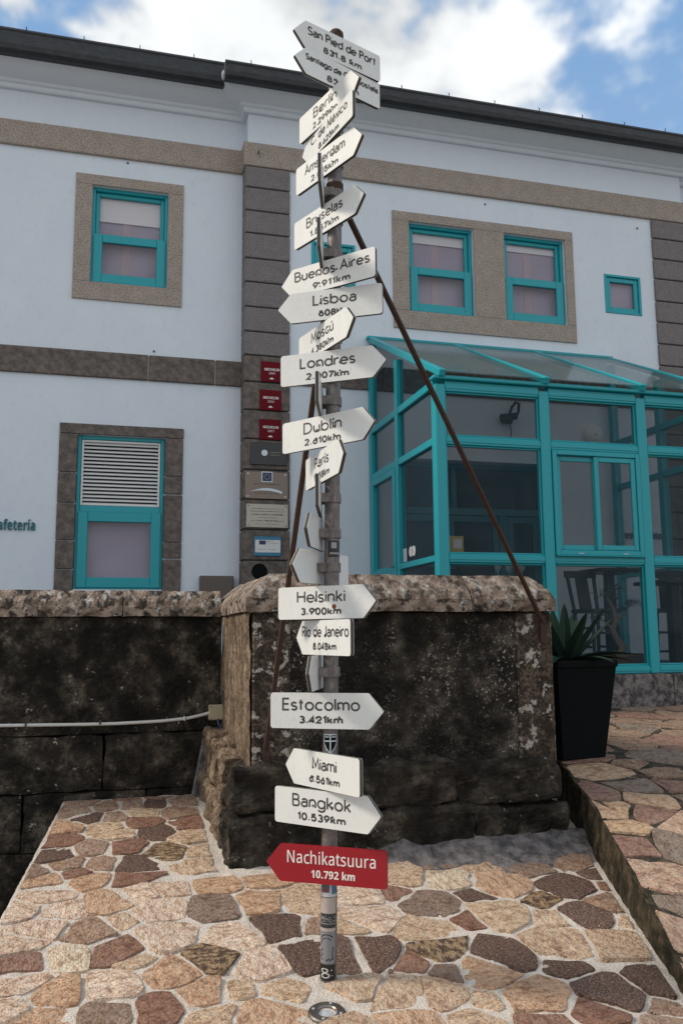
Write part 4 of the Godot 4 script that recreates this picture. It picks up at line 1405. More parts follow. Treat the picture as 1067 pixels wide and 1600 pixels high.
func glyph(ch):
	# [advance, strokes]: capitals one unit high, drawn as lines of even width
	var ring = bow(0.31, 0.33, 0.31, 0.33, 90, 450)
	match ch:
		"a": return [0.50, [bow(0.26, 0.46, 0.23, 0.20, 155, 0) + pts([0.49, 0.0]), pts([0.49, 0.39, 0.30, 0.39]) + bow(0.215, 0.195, 0.215, 0.195, 90, 270) + bow(0.24, 0.25, 0.25, 0.25, -80, -10)]]
		"b": return [0.62, [ring, pts([0, 1, 0, 0])]]
		"c": return [0.54, [bow(0.31, 0.33, 0.31, 0.33, 48, 312)]]
		"d": return [0.62, [ring, pts([0.62, 1, 0.62, 0])]]
		"e": return [0.62, [pts([0.02, 0.34, 0.60, 0.34]) + bow(0.31, 0.33, 0.31, 0.33, 6, 318)]]
		"é": return [0.62, [pts([0.02, 0.34, 0.60, 0.34]) + bow(0.31, 0.33, 0.31, 0.33, 6, 318), pts([0.26, 0.80, 0.40, 0.97])]]
		"g": return [0.62, [ring, pts([0.62, 0.66, 0.62, 0.0]) + bow(0.31, -0.03, 0.31, 0.26, 0, -150)]]
		"h": return [0.52, [pts([0, 1, 0, 0]), bow(0.26, 0.40, 0.26, 0.26, 180, 0) + pts([0.52, 0])]]
		"i": return [0.0, [pts([0, 0.66, 0, 0]), pts([0, 0.84, 0, 0.93])]]
		"í": return [0.0, [pts([0, 0.66, 0, 0]), pts([-0.02, 0.80, 0.12, 0.97])]]
		"k": return [0.46, [pts([0, 1, 0, 0]), pts([0.44, 0.66, 0.02, 0.27]), pts([0.15, 0.39, 0.46, 0])]]
		"l": return [0.0, [pts([0, 1, 0, 0])]]
		"m": return [0.88, [pts([0, 0.66, 0, 0]), bow(0.22, 0.44, 0.22, 0.22, 180, 0) + pts([0.44, 0]), bow(0.66, 0.44, 0.22, 0.22, 180, 0) + pts([0.88, 0])]]
		"n": return [0.52, [pts([0, 0.66, 0, 0]), bow(0.26, 0.40, 0.26, 0.26, 180, 0) + pts([0.52, 0])]]
		"o": return [0.62, [ring]]
		"p": return [0.62, [ring, pts([0, 0.66, 0, -0.3])]]
		"r": return [0.34, [pts([0, 0.66, 0, 0]), bow(0.26, 0.40, 0.26, 0.26, 180, 62)]]
		"s": return [0.41, [bow(0.20, 0.495, 0.19, 0.165, 25, 270) + bow(0.20, 0.165, 0.21, 0.165, 80, -150)]]
		"t": return [0.32, [pts([0.14, 0.92, 0.14, 0]), pts([0, 0.66, 0.32, 0.66])]]
		"u": return [0.52, [pts([0, 0.66]) + bow(0.26, 0.26, 0.26, 0.26, 180, 360) + pts([0.52, 0.66]), pts([0.52, 0.3, 0.52, 0])]]
		"ú": return [0.52, [pts([0, 0.66]) + bow(0.26, 0.26, 0.26, 0.26, 180, 360) + pts([0.52, 0.66]), pts([0.52, 0.3, 0.52, 0]), pts([0.22, 0.80, 0.36, 0.97])]]
		"x": return [0.46, [pts([0, 0.66, 0.46, 0]), pts([0.46, 0.66, 0, 0])]]
		"A": return [0.74, [pts([0, 0, 0.37, 1, 0.74, 0]), pts([0.14, 0.34, 0.60, 0.34])]]
		"B": return [0.58, [pts([0, 0, 0, 1, 0.30, 1]) + bow(0.30, 0.765, 0.22, 0.235, 80, -90) + pts([0.02, 0.53]), pts([0.25, 0.53, 0.33, 0.53]) + bow(0.33, 0.265, 0.25, 0.265, 80, -90) + pts([0, 0])]]
		"C": return [0.82, [bow(0.46, 0.5, 0.46, 0.5, 46, 314)]]
		"D": return [0.72, [pts([0, 0, 0, 1, 0.26, 1]) + bow(0.26, 0.5, 0.46, 0.5, 80, -90) + pts([0, 0])]]
		"E": return [0.50, [pts([0.50, 1, 0, 1, 0, 0, 0.50, 0]), pts([0, 0.52, 0.46, 0.52])]]
		"H": return [0.66, [pts([0, 1, 0, 0]), pts([0.66, 1, 0.66, 0]), pts([0, 0.52, 0.66, 0.52])]]
		"J": return [0.38, [pts([0.36, 1, 0.36, 0.25]) + bow(0.16, 0.22, 0.20, 0.22, 0, -150)]]
		"L": return [0.46, [pts([0, 1, 0, 0, 0.46, 0])]]
		"M": return [0.84, [pts([0, 0, 0.08, 1, 0.42, 0.22, 0.76, 1, 0.84, 0])]]
		"P": return [0.54, [pts([0, 0, 0, 1, 0.28, 1]) + bow(0.28, 0.745, 0.25, 0.255, 80, -90) + pts([0.02, 0.49])]]
		"R": return [0.56, [pts([0, 0, 0, 1, 0.28, 1]) + bow(0.28, 0.745, 0.25, 0.255, 80, -90) + pts([0.02, 0.49]), pts([0.26, 0.49, 0.56, 0])]]
		"S": return [0.55, [bow(0.27, 0.745, 0.25, 0.255, 25, 270) + bow(0.27, 0.245, 0.28, 0.245, 80, -150)]]
		".": return [0.10, [pts([0.05, 0, 0.05, 0.16])]]
		"0": return [0.54, [bow(0.27, 0.5, 0.27, 0.5, 90, 450)]]
		"1": return [0.24, [pts([0, 0.80, 0.22, 1, 0.22, 0])]]
		"2": return [0.54, [bow(0.26, 0.72, 0.25, 0.28, 165, -38) + pts([0, 0, 0.54, 0])]]
		"3": return [0.50, [bow(0.25, 0.755, 0.22, 0.245, 150, -90) + bow(0.25, 0.255, 0.26, 0.255, 80, -150)]]
		"4": return [0.54, [pts([0.40, 0, 0.40, 1, 0, 0.27, 0.54, 0.27])]]
		"5": return [0.52, [pts([0.48, 1, 0.10, 1, 0.05, 0.55]) + bow(0.25, 0.32, 0.27, 0.32, 118, -150)]]
		"6": return [0.54, [pts([0.42, 1, 0.07, 0.48]), bow(0.27, 0.3, 0.26, 0.3, 90, 450)]]
		"7": return [0.50, [pts([0, 1, 0.50, 1, 0.14, 0])]]
		"8": return [0.52, [bow(0.26, 0.76, 0.21, 0.24, 90, 450), bow(0.26, 0.265, 0.26, 0.265, 90, 450)]]
		"9": return [0.54, [bow(0.27, 0.7, 0.26, 0.3, 90, 450), pts([0.48, 0.53, 0.14, 0])]]
	return [0.18, []]

func stroke(st, line, w, z0, z1):
	# one continuous ribbon with mitred bends, standing proud of the board
	var n = line.size()
	var closed = line[0].distance_to(line[n - 1]) < 1e-5
	var L = []
	var R = []
	for i in n:
		var a = line[i - 1] if i > 0 else (line[n - 2] if closed else line[0])
		var b = line[i + 1] if i < n - 1 else (line[1] if closed else line[n - 1])
		var d0 = (line[i] - a).normalized()
		var d1 = (b - line[i]).normalized()
		if d0 == Vector2.ZERO: d0 = d1
		if d1 == Vector2.ZERO: d1 = d0
		var n0 = Vector2(-d0.y, d0.x)
		var n1 = Vector2(-d1.y, d1.x)
		var m = (n0 + n1) / max(0.35, 1.0 + n0.dot(n1)) * w / 2
		L.append(line[i] + m)
		R.append(line[i] - m)
	for i in n - 1:
		var q = [L[i], L[i + 1], R[i + 1], R[i]]
		var top = []
		for p in q: top.append(Vector3(p.x, p.y, z1))
		tri(st, top[0], top[1], top[2], Vector3.BACK)
		tri(st, top[0], top[2], top[3], Vector3.BACK)
		for e in [[L[i], L[i + 1], 1.0], [R[i], R[i + 1], -1.0]]:
			var d = (e[1] - e[0]).normalized()
			var nn = Vector3(-d.y, d.x, 0) * e[2]
			var A = Vector3(e[0].x, e[0].y, z0)
			var B = Vector3(e[1].x, e[1].y, z0)
			var Cc = Vector3(e[1].x, e[1].y, z1)
			var D = Vector3(e[0].x, e[0].y, z1)
			tri(st, A, B, Cc, nn)
			tri(st, A, Cc, D, nn)

func painted(called, text, width, cap, w, material, parent, mid, base):
	# letters along local x, centred on mid, standing on the line base
	var gap = 0.27 if text.contains("km") else 0.22
	var total = 0.0
	for i in text.length():
		var a = glyph(text[i])[0]
		total += a + (gap if i < text.length() - 1 else 0.0)
	var sx = (width - w) / total
	var x = mid - (width - w) / 2
	var st = mb()
	var lift = 0
	for i in text.length():
		var g = glyph(text[i])
		for s in g[1]:
			var line = []
			for p in s: line.append(Vector2(x + p.x * sx, base + w / 2 + p.y * (cap - w)))
			stroke(st, line, w, 0.0029, 0.0036 + 0.00025 * (lift % 3))
			lift += 1
		x += (g[0] + gap) * sx
	obj(called, st, material, parent)

# ---------------------------------------------------------------- conservatory
func conservatory():
	var c = thing("conservatory", "teal framed glass conservatory with a sloping glass roof", "conservatory", Vector3.ZERO)
	var px = [2.415, 3.68, 4.935, 6.185]
	var zf = -4.44
	var st
	# stone plinth and floor
	for e in [[2.33, 3.9], [3.905, 5.13], [5.135, 6.28]]:
		st = mb()
		rough_block(st, Vector3((e[0] + e[1]) / 2, 0.87, -4.52), Vector3(e[1] - e[0], 0.545, 0.24), int(e[0] * 100), 0.006, 0.02, 9)
		obj("plinth_stone", st, M.grey_mortar, c)
	for x in [2.42, 6.19]:
		st = mb()
		span(st, x - 0.10, x + 0.10, 0.5, 1.14, -7.0, -4.64, 0.01)
		obj("plinth_stone", st, M.grey_mortar, c)
	st = mb()
	span(st, 2.44, 6.17, 0.9, 1.15, -7.02, -4.56)
	obj("floor", st, M.floor_tile, c)
	# front posts and rails
	for x in px:
		st = mb()
		span(st, x - 0.062, x + 0.062, 1.145, 4.34, zf, zf - 0.13, 0.008)
		obj("post", st, M.teal, c)
	var rails = [[1.145, 1.235], [2.365, 2.46], [3.665, 3.765], [4.265, 4.385]]
	for i in 3:
		for r in rails:
			st = mb()
			span(st, px[i] + 0.0625, px[i + 1] - 0.0625, r[0], r[1], zf - 0.012, zf - 0.11, 0.008)
			obj("rail", st, M.teal, c)
			st = mb()
			span(st, px[i] + 0.064, px[i + 1] - 0.064, r[0] + 0.028, r[1] - 0.028, zf - 0.004, zf - 0.0125, 0.003)
			obj("bead", st, M.teal, c)
		for k in 3:
			if i == 1 and k == 1: continue
			st = mb()
			span(st, px[i] + 0.05, px[i + 1] - 0.05, rails[k][1] - 0.01, rails[k + 1][0] + 0.01, zf - 0.058, zf - 0.066)
			obj("pane", st, M.glass, c)
			st = mb()
			frame_ring(st, px[i] + 0.0805, px[i + 1] - 0.0805, rails[k][1] + 0.0185, rails[k + 1][0] - 0.0185, 0.005, zf - 0.05, zf - 0.0575)
			obj("seal", st, M.rim, c)
			# slim glazing bead
			st = mb()
			frame_ring(st, px[i] + 0.063, px[i + 1] - 0.063, rails[k][1] + 0.001, rails[k + 1][0] - 0.001, 0.018, zf - 0.03, zf - 0.055)
			obj("glazing_bead", st, M.teal, c)
	st = mb()
	span(st, px[0] - 0.09, px[3] + 0.09, 4.387, 4.43, zf + 0.045, zf - 0.10, 0.008)
	obj("eaves_beam", st, M.teal, c)
	# sliding window in the middle bay
	var sw = sub("sliding_window", c)
	st = mb()
	frame_ring(st, px[1] + 0.068, px[2] - 0.066, 2.465, 3.66, 0.055, zf + 0.018, zf - 0.10)
	span(st, px[1] + 0.068, px[2] - 0.066, 2.450, 2.464, zf + 0.04, zf - 0.05, 0.004)
	obj("frame", st, M.teal, sw)
	for s in [[3.808, 4.335, zf - 0.035], [4.275, 4.808, zf + 0.005]]:
		st = mb()
		frame_ring(st, s[0], s[1], 2.525, 3.60, 0.058, s[2], s[2] - 0.032)
		obj("sash", st, M.teal, sw)
		st = mb()
		span(st, s[0] + 0.05, s[1] - 0.05, 2.575, 3.55, s[2] - 0.013, s[2] - 0.019)
		obj("pane", st, M.glass, sw)
	for x in [4.05, 4.62]:
		st = mb()
		box(st, Vector3(x, 2.484, zf + 0.022), Vector3(0.07, 0.01, 0.008), 0.002)
		obj("drain_cap", st, M.silver, sw)
	# the two ends
	var slope = func(z): return lerpf(5.70, 4.40, (z + 7.0) / 2.56)
	for x in [px[0], px[3]]:
		var out = -1.0 if x == px[0] else 1.0
		var zs = [-6.94, -5.83, -4.575]
		for k in 2:
			st = mb()
			var z = zs[k]
			span(st, x - 0.05, x + 0.05, 1.145, slope.call(z) - 0.06, z - 0.05, z + 0.05, 0.006)
			obj("post", st, M.teal, c)
		for k in 2:
			var z0 = zs[k] + 0.051
			var z1 = zs[k + 1] - 0.051 + (0.055 if k == 1 else 0.0)
			for r in [[1.145, 1.235], [2.385, 2.455], [3.68, 3.765], [4.33, 4.42]]:
				st = mb()
				span(st, x - 0.042, x + 0.042, r[0], r[1], z0, z1, 0.006)
				obj("rail", st, M.teal, c)
			var rows = [[1.225, 2.395], [2.445, 3.69], [3.755, 4.34]]
			for r in rows:
				st = mb()
				span(st, x - 0.004, x + 0.004, r[0], r[1], z0 - 0.01, z1 + 0.01)
				obj("pane", st, M.glass, c)
			st = mb()
			var xf = Transform3D(Basis(Vector3(0, 0, 1), Vector3(0, 1, 0), Vector3(-1, 0, 0)), Vector3(x, 0, 0))
			prism(st, [Vector2(z0 - 0.01, 4.41), Vector2(z1 + 0.01, 4.41), Vector2(z1 + 0.01, max(4.415, slope.call(z1) - 0.03)), Vector2(z0 - 0.01, slope.call(z0) - 0.03)], -0.004, 0.004, xf)
			obj("pane", st, M.glass, c)
		if out < 0:
			# the door stands in the half next to the house
			var d = sub("door", c)
			st = mb()
			for e in [[-6.885, -6.80], [-5.975, -5.885]]:
				span(st, x - 0.062, x + 0.02, 1.25, 3.672, e[0], e[1], 0.006)
			for r in [[3.585, 3.672], [2.30, 2.42], [1.25, 1.42]]:
				span(st, x - 0.0615, x + 0.0195, r[0], r[1], -6.80, -5.975, 0.006)
			obj("leaf", st, M.teal, d)
			st = mb()
			bar(st, Vector3(x - 0.10, 2.43, -5.93), Vector3(x - 0.10, 2.43, -6.06), 0.02, 0.02, 0.006)
			bar(st, Vector3(x - 0.10, 2.43, -5.94), Vector3(x - 0.055, 2.43, -5.94), 0.018, 0.018, 0.004)
			obj("handle", st, M.steel, d)
			st = mb()
			box(st, Vector3(x - 0.008, 2.565, -6.02), Vector3(0.004, 0.13, 0.11))
			obj("sticker", st, M.black, d)
			st = mb()
			box(st, Vector3(x - 0.011, 2.58, -6.02), Vector3(0.003, 0.045, 0.04))
			obj("sticker_mark", st, M.white, d)
	# stickers on the fixed pane beside the door
	st = mb()
	box(st, Vector3(2.407, 2.55, -5.68), Vector3(0.004, 0.16, 0.12))
	obj("sticker", st, M.silver, c)
	for z in [-5.47, -5.37]:
		st = mb()
		prism(st, disc(0, 0, 0.062, 18), -0.002, 0.002, Transform3D(Basis(Vector3(0, 0, 1), Vector3(0, 1, 0), Vector3(-1, 0, 0)), Vector3(2.407, 2.575, z)))
		obj("sticker", st, M.white, c)
	# roof
	for x in px:
		st = mb()
		bar(st, Vector3(x, 5.72, -7.0), Vector3(x, 4.44, -4.36), 0.075, 0.08, 0.008)
		obj("rafter", st, M.teal, c)
	st = mb()
	span(st, px[0] - 0.06, px[3] + 0.06, 5.715, 5.76, -6.95, -7.03, 0.006)
	obj("ridge_bar", st, M.teal, c)
	for i in 3:
		st = mb()
		bar(st, Vector3((px[i] + px[i + 1]) / 2, 5.735, -6.97), Vector3((px[i] + px[i + 1]) / 2, 4.455, -4.35), px[i + 1] - px[i] - 0.05, 0.012)
		obj("roof_pane", st, M.roof_glass, c)

	# on the house wall inside: a black spotlight and a round lamp
	var t = thing("wall_spotlight", "black swivelling spotlight on the wall inside the conservatory", "lamp", Vector3(4.47, 4.72, ZP))
	st = mb()
	box(st, Vector3(0, -0.05, 0.04), Vector3(0.14, 0.10, 0.08), 0.01)
	obj("mount", st, M.black, t)
	st = mb()
	tube(st, [Vector3(0.0, 0.0, 0.10), Vector3(0.03, 0.12, 0.14), Vector3(0.08, 0.19, 0.17), Vector3(0.13, 0.17, 0.17), Vector3(0.13, 0.05, 0.14), Vector3(0.08, -0.03, 0.1)], 0.022, 8)
	obj("yoke", st, M.black, t)
	st = mb()
	tube(st, [Vector3(-0.13, -0.06, 0.14), Vector3(0.10, 0.0, 0.12)], [0.07, 0.05], 14)
	obj("head", st, M.black, t)
	st = mb()
	tube(st, [Vector3(0.05, -0.1, 0.02), Vector3(0.08, -0.22, 0.012), Vector3(0.04, -0.32, 0.012)], 0.006, 6)
	obj("cord", st, M.black, t)
	t = thing("round_lamp", "round white bulkhead lamp on the wall inside the conservatory", "lamp", Vector3(5.87, 4.53, ZP))
	st = mb()
	lathe(st, [[0.0, 0.11], [0.08, 0.10], [0.14, 0.065], [0.165, 0.02], [0.165, 0.0]], Vector3.ZERO, 28)
	var o = obj("shade", st, M.white, t)
	o.rotation.x = PI / 2
	st = mb()
	lathe(st, [[0.0, 0.125], [0.02, 0.12], [0.022, 0.10]], Vector3.ZERO, 16)
	o = obj("cap", st, M.silver, t)
	o.rotation.x = PI / 2

	# tables and stools
	bar_stool(Vector3(4.80, 1.15, -5.42), 0.15, "dark wooden bar stool with slatted back behind the potted agave")
	bar_stool(Vector3(5.75, 1.15, -5.25), -0.5, "dark wooden bar stool beside the far bar table")
	bar_stool(Vector3(3.15, 1.15, -5.9), 2.0, "dark wooden bar stool by the glazed house doors")
	for p in [[Vector3(5.22, 1.15, -5.75), "tall dark bar table beside the miniature tree"], [Vector3(5.62, 1.15, -5.0), "tall dark bar table near the end of the conservatory"], [Vector3(3.5, 1.15, -5.3), "tall dark bar table holding wine glasses"]]:
		t = thing("bar_table", p[1], "table", p[0], "bar tables in the conservatory")
		st = mb()
		box(st, Vector3(0, 1.24 if p[0].x > 5.0 and p[0].x < 5.5 else 1.05, 0), Vector3(0.66, 0.045, 0.66), 0.008)
		obj("tabletop", st, M.dark_wood, t)
		st = mb()
		box(st, Vector3(0, 0.56, 0), Vector3(0.12, 0.94, 0.12), 0.008)
		obj("pedestal", st, M.dark_wood, t)
		st = mb()
		box(st, Vector3(0, 0.045, 0), Vector3(0.45, 0.09, 0.45), 0.01)
		obj("foot", st, M.dark_wood, t)
		if p[0].x > 5.0 and p[0].x < 5.5:
			st = mb()
			box(st, Vector3(0, 1.12, 0), Vector3(0.10, 0.2, 0.10))
			obj("pedestal", st, M.dark_wood, t)
	for q in [[3.36, -5.12, "wine glass next to the yellow card on the bar table"], [3.52, -5.16, "middle one of three wine glasses on the bar table"], [3.66, -5.1, "wine glass farthest from the yellow card on the bar table"]]:
		t = thing("wine_glass", q[2], "glass", Vector3(q[0], 2.224, q[1]), "wine glasses")
		st = mb()
		lathe(st, [[0.034, 0.0], [0.03, 0.004], [0.004, 0.01], [0.004, 0.09], [0.025, 0.11], [0.038, 0.15], [0.036, 0.19], [0.03, 0.215]], Vector3.ZERO, 18)
		obj("bowl", st, M.lens, t)
	t = thing("poster_card", "small yellow and white card standing inside the front pane", "card", Vector3(2.62, 2.465, -4.58))
	st = mb()
	box(st, Vector3(0, 0.1, 0), Vector3(0.16, 0.20, 0.01))
	obj("card", st, M.yellow, t)
	st = mb()
	box(st, Vector3(0.01, 0.115, 0.006), Vector3(0.10, 0.10, 0.003))
	obj("print", st, M.white, t)
	# miniature tree in a tray
	t = thing("miniature_tree", "twisted miniature tree in a brown tray behind the pane", "plant", Vector3(4.72, 1.15, -4.82))
	st = mb()
	box(st, Vector3(0, 0.10, 0), Vector3(0.52, 0.20, 0.30), 0.02)
	obj("tray", st, M.tray, t)
	st = mb()
	box(st, Vector3(0, 0.20, 0), Vector3(0.48, 0.02, 0.26), 0.005)
	obj("soil", st, M.bonsai_leaf, t)
	st = mb()
	tube(st, [Vector3(0.0, 0.18, 0), Vector3(0.05, 0.28, 0.02), Vector3(-0.03, 0.40, 0.0), Vector3(-0.06, 0.50, -0.02), Vector3(-0.01, 0.60, 0.0), Vector3(-0.05, 0.72, 0.02), Vector3(-0.12, 0.86, 0.0)], [0.055, 0.045, 0.036, 0.03, 0.026, 0.02, 0.012], 10)
	tube(st, [Vector3(-0.01, 0.60, 0.0), Vector3(0.10, 0.68, 0.03), Vector3(0.16, 0.80, 0.03)], [0.016, 0.011, 0.006], 8)
	tube(st, [Vector3(-0.06, 0.50, -0.02), Vector3(-0.18, 0.58, 0.02), Vector3(-0.26, 0.62, 0.02)], [0.014, 0.01, 0.005], 8)
	obj("trunk", st, M.bark, t)
	st = mb()
	for pad in [[-0.12, 0.88, 0.0, 0.15], [0.16, 0.80, 0.03, 0.10], [-0.27, 0.64, 0.02, 0.10], [-0.02, 0.97, 0.0, 0.10], [0.05, 0.72, 0.02, 0.07]]:
		for k in 130:
			var d = Vector3(rng.randfn(), rng.randfn() * 0.5, rng.randfn()) * pad[3] * 0.5
			leaf_blade(st, Vector3(pad[0], pad[1], pad[2]) + d, rng.randf_range(0.012, 0.02))
	o = obj("crown", st, M.bonsai_leaf, t)
	o.set_meta("kind", "stuff")

func leaf_blade(st, p, s):
	var a = Vector3(rng.randf_range(-1, 1), rng.randf_range(-0.4, 1), rng.randf_range(-1, 1)).normalized()
	var b = a.cross(Vector3(rng.randf_range(-1, 1), 1, rng.randf_range(-1, 1))).normalized()
	face(st, [p - a * s, p + b * s * 0.5, p + a * s, p - b * s * 0.5], p - Vector3(0, 1, 0))

func bar_stool(at, turn, label):
	var t = thing("bar_stool", label, "stool", at, "bar stools in the conservatory")
	t.rotation.y = turn
	var st
	for s in [[-1, 1], [1, 1]]:
		st = mb()
		bar(st, Vector3(0.21 * s[0], 0.0, 0.20), Vector3(0.18 * s[0], 0.70, 0.16), 0.04, 0.04, 0.005)
		obj("leg", st, M.dark_wood, t)
		st = mb()
		bar(st, Vector3(0.20 * s[0], 0.0, -0.22), Vector3(0.18 * s[0], 0.70, -0.17), 0.04, 0.04, 0.005)
		bar(st, Vector3(0.18 * s[0], 0.70, -0.17), Vector3(0.21 * s[0], 1.19, -0.26), 0.04, 0.035, 0.005)
		obj("leg", st, M.dark_wood, t)
	st = mb()
	box(st, Vector3(0, 0.72, 0), Vector3(0.44, 0.05, 0.42), 0.015)
	obj("seat", st, M.dark_wood, t)
	st = mb()
	box(st, Vector3(0, 1.19, -0.26), Vector3(0.50, 0.09, 0.035), 0.01)
	obj("top_rail", st, M.dark_wood, t)
	for x in [0.0]:
		st = mb()
		bar(st, Vector3(x, 0.74, -0.175), Vector3(x, 1.16, -0.25), 0.19, 0.018, 0.004)
		obj("back_slat", st, M.dark_wood, t)
	for y in [0.22, 0.45]:
		st = mb()
		bar(st, Vector3(-0.20, y, 0.185), Vector3(0.20, y, 0.185), 0.025, 0.03)
		bar(st, Vector3(-0.195, y + 0.06, 0.19), Vector3(-0.195, y + 0.06, -0.2), 0.025, 0.03)
		bar(st, Vector3(0.195, y + 0.06, 0.19), Vector3(0.195, y + 0.06, -0.2), 0.025, 0.03)
		obj("stretcher", st, M.dark_wood, t)

# ---------------------------------------------------------------- potted agave
func agave():
	var y = ramp_at(-2.45)
	var pot = thing("planter", "tall square black tapered planter beside the stone pier", "planter", Vector3(2.665, y, -2.42))
	pot.rotation.y = 0.12
	var st = mb()
	var lo = 0.205
	var hi = 0.295
	var H = 0.78
	var A = []
	var B = []
	var I = []
	for s in [[-1, 1], [1, 1], [1, -1], [-1, -1]]:
		A.append(Vector3(s[0] * lo, 0, s[1] * lo))
		B.append(Vector3(s[0] * hi, H, s[1] * hi))
		I.append(Vector3(s[0] * (hi - 0.035), H, s[1] * (hi - 0.035)))
	for k in 4:
		var k2 = (k + 1) % 4
		face(st, [A[k], A[k2], B[k2], B[k]], Vector3(0, 0.4, 0))
		face(st, [B[k], B[k2], I[k2], I[k]], Vector3(0, -1, 0))
		face(st, [I[k], I[k2], I[k2] - Vector3(0, 0.08, 0), I[k] - Vector3(0, 0.08, 0)], (I[k] + I[k2]))
	face(st, A, Vector3(0, 1, 0))
	obj("pot", st, M.black, pot)
	st = mb()
	for k in 4:
		var k2 = (k + 1) % 4
		bar(st, B[k] - Vector3(0, 0.03, 0), B[k2] - Vector3(0, 0.03, 0), 0.02, 0.05, 0.004)
	obj("rim", st, M.black, pot)
	st = mb()
	box(st, Vector3(0, H - 0.07, 0), Vector3(0.51, 0.02, 0.51))
	obj("soil", st, M.soil, pot)
	var pl = thing("agave", "spiky dark green agave growing in the black planter", "plant", Vector3(2.665, y + H - 0.06, -2.42))
	for k in 24:
		var ring = k / 9
		var a = k * 2.399 + 0.4
		var lift = [0.40, 0.80, 1.25][min(ring, 2)] + rng.randf_range(-0.1, 0.1)
		var L = [0.56, 0.58, 0.48][min(ring, 2)] * rng.randf_range(0.85, 1.1)
		var out = Vector3(cos(a), 0, sin(a))
		var side = Vector3(-sin(a), 0, cos(a))
		st = mb()
		var prev = null
		for i in 9:
			var t = i / 8.0
			var e = lift - t * 0.35 if ring == 0 else lift + t * 0.05
			var p = out * (0.03 + L * t * cos(e)) + Vector3.UP * (0.02 + L * t * sin(e))
			var w = 0.055 * pow(max(0.0, 1.0 - t), 0.55) * (0.65 + 0.7 * min(1.0, t * 3.0))
			var up = (Vector3.UP * cos(e) - out * sin(e)).normalized()
			var row = [p - side * w + up * w * 0.35, p, p + side * w + up * w * 0.35, p - up * 0.018 * (1.0 - t)]
			if prev != null:
				var mid = (p + prev[1]) / 2 - up * 0.004
				face(st, [prev[0], prev[1], row[1]], mid - up)
				face(st, [prev[0], row[1], row[0]], mid - up)
				face(st, [prev[1], prev[2], row[2]], mid - up)
				face(st, [prev[1], row[2], row[1]], mid - up)
				face(st, [prev[0], prev[3], row[3]], mid + up)
				face(st, [prev[0], row[3], row[0]], mid + up)
				face(st, [prev[2], prev[3], row[3]], mid + up)
				face(st, [prev[2], row[3], row[2]], mid + up)
			prev = row
		obj("leaf", st, M.leaf, pl)

# ---------------------------------------------------------------- signpost
const LEAN := Vector3(0.01471, 1.0, 0.0)

func arrow_outline(a, b, h, tip, soft = 0.016):
	# five sided finger board with softened corners
	var t = 0.072
	var raw
	if tip == "R": raw = [Vector2(a, -h / 2), Vector2(b - t, -h / 2), Vector2(b, 0), Vector2(b - t, h / 2), Vector2(a, h / 2)]
	else: raw = [Vector2(b, h / 2), Vector2(a + t, h / 2), Vector2(a, 0), Vector2(a + t, -h / 2), Vector2(b, -h / 2)]
	var out = []
	for k in 5:
		var p = raw[k]
		var q = raw[(k + 4) % 5]
		var r = raw[(k + 1) % 5]
		var rad = soft if k in [0, 4] else 0.008
		var d0 = (q - p).normalized() * rad
		var d1 = (r - p).normalized() * rad
		for s in 5:
			var u = s / 4.0
			out.append((p + d0) * (1 - u) * (1 - u) + p * 2 * u * (1 - u) + (p + d1) * u * u)
	return out

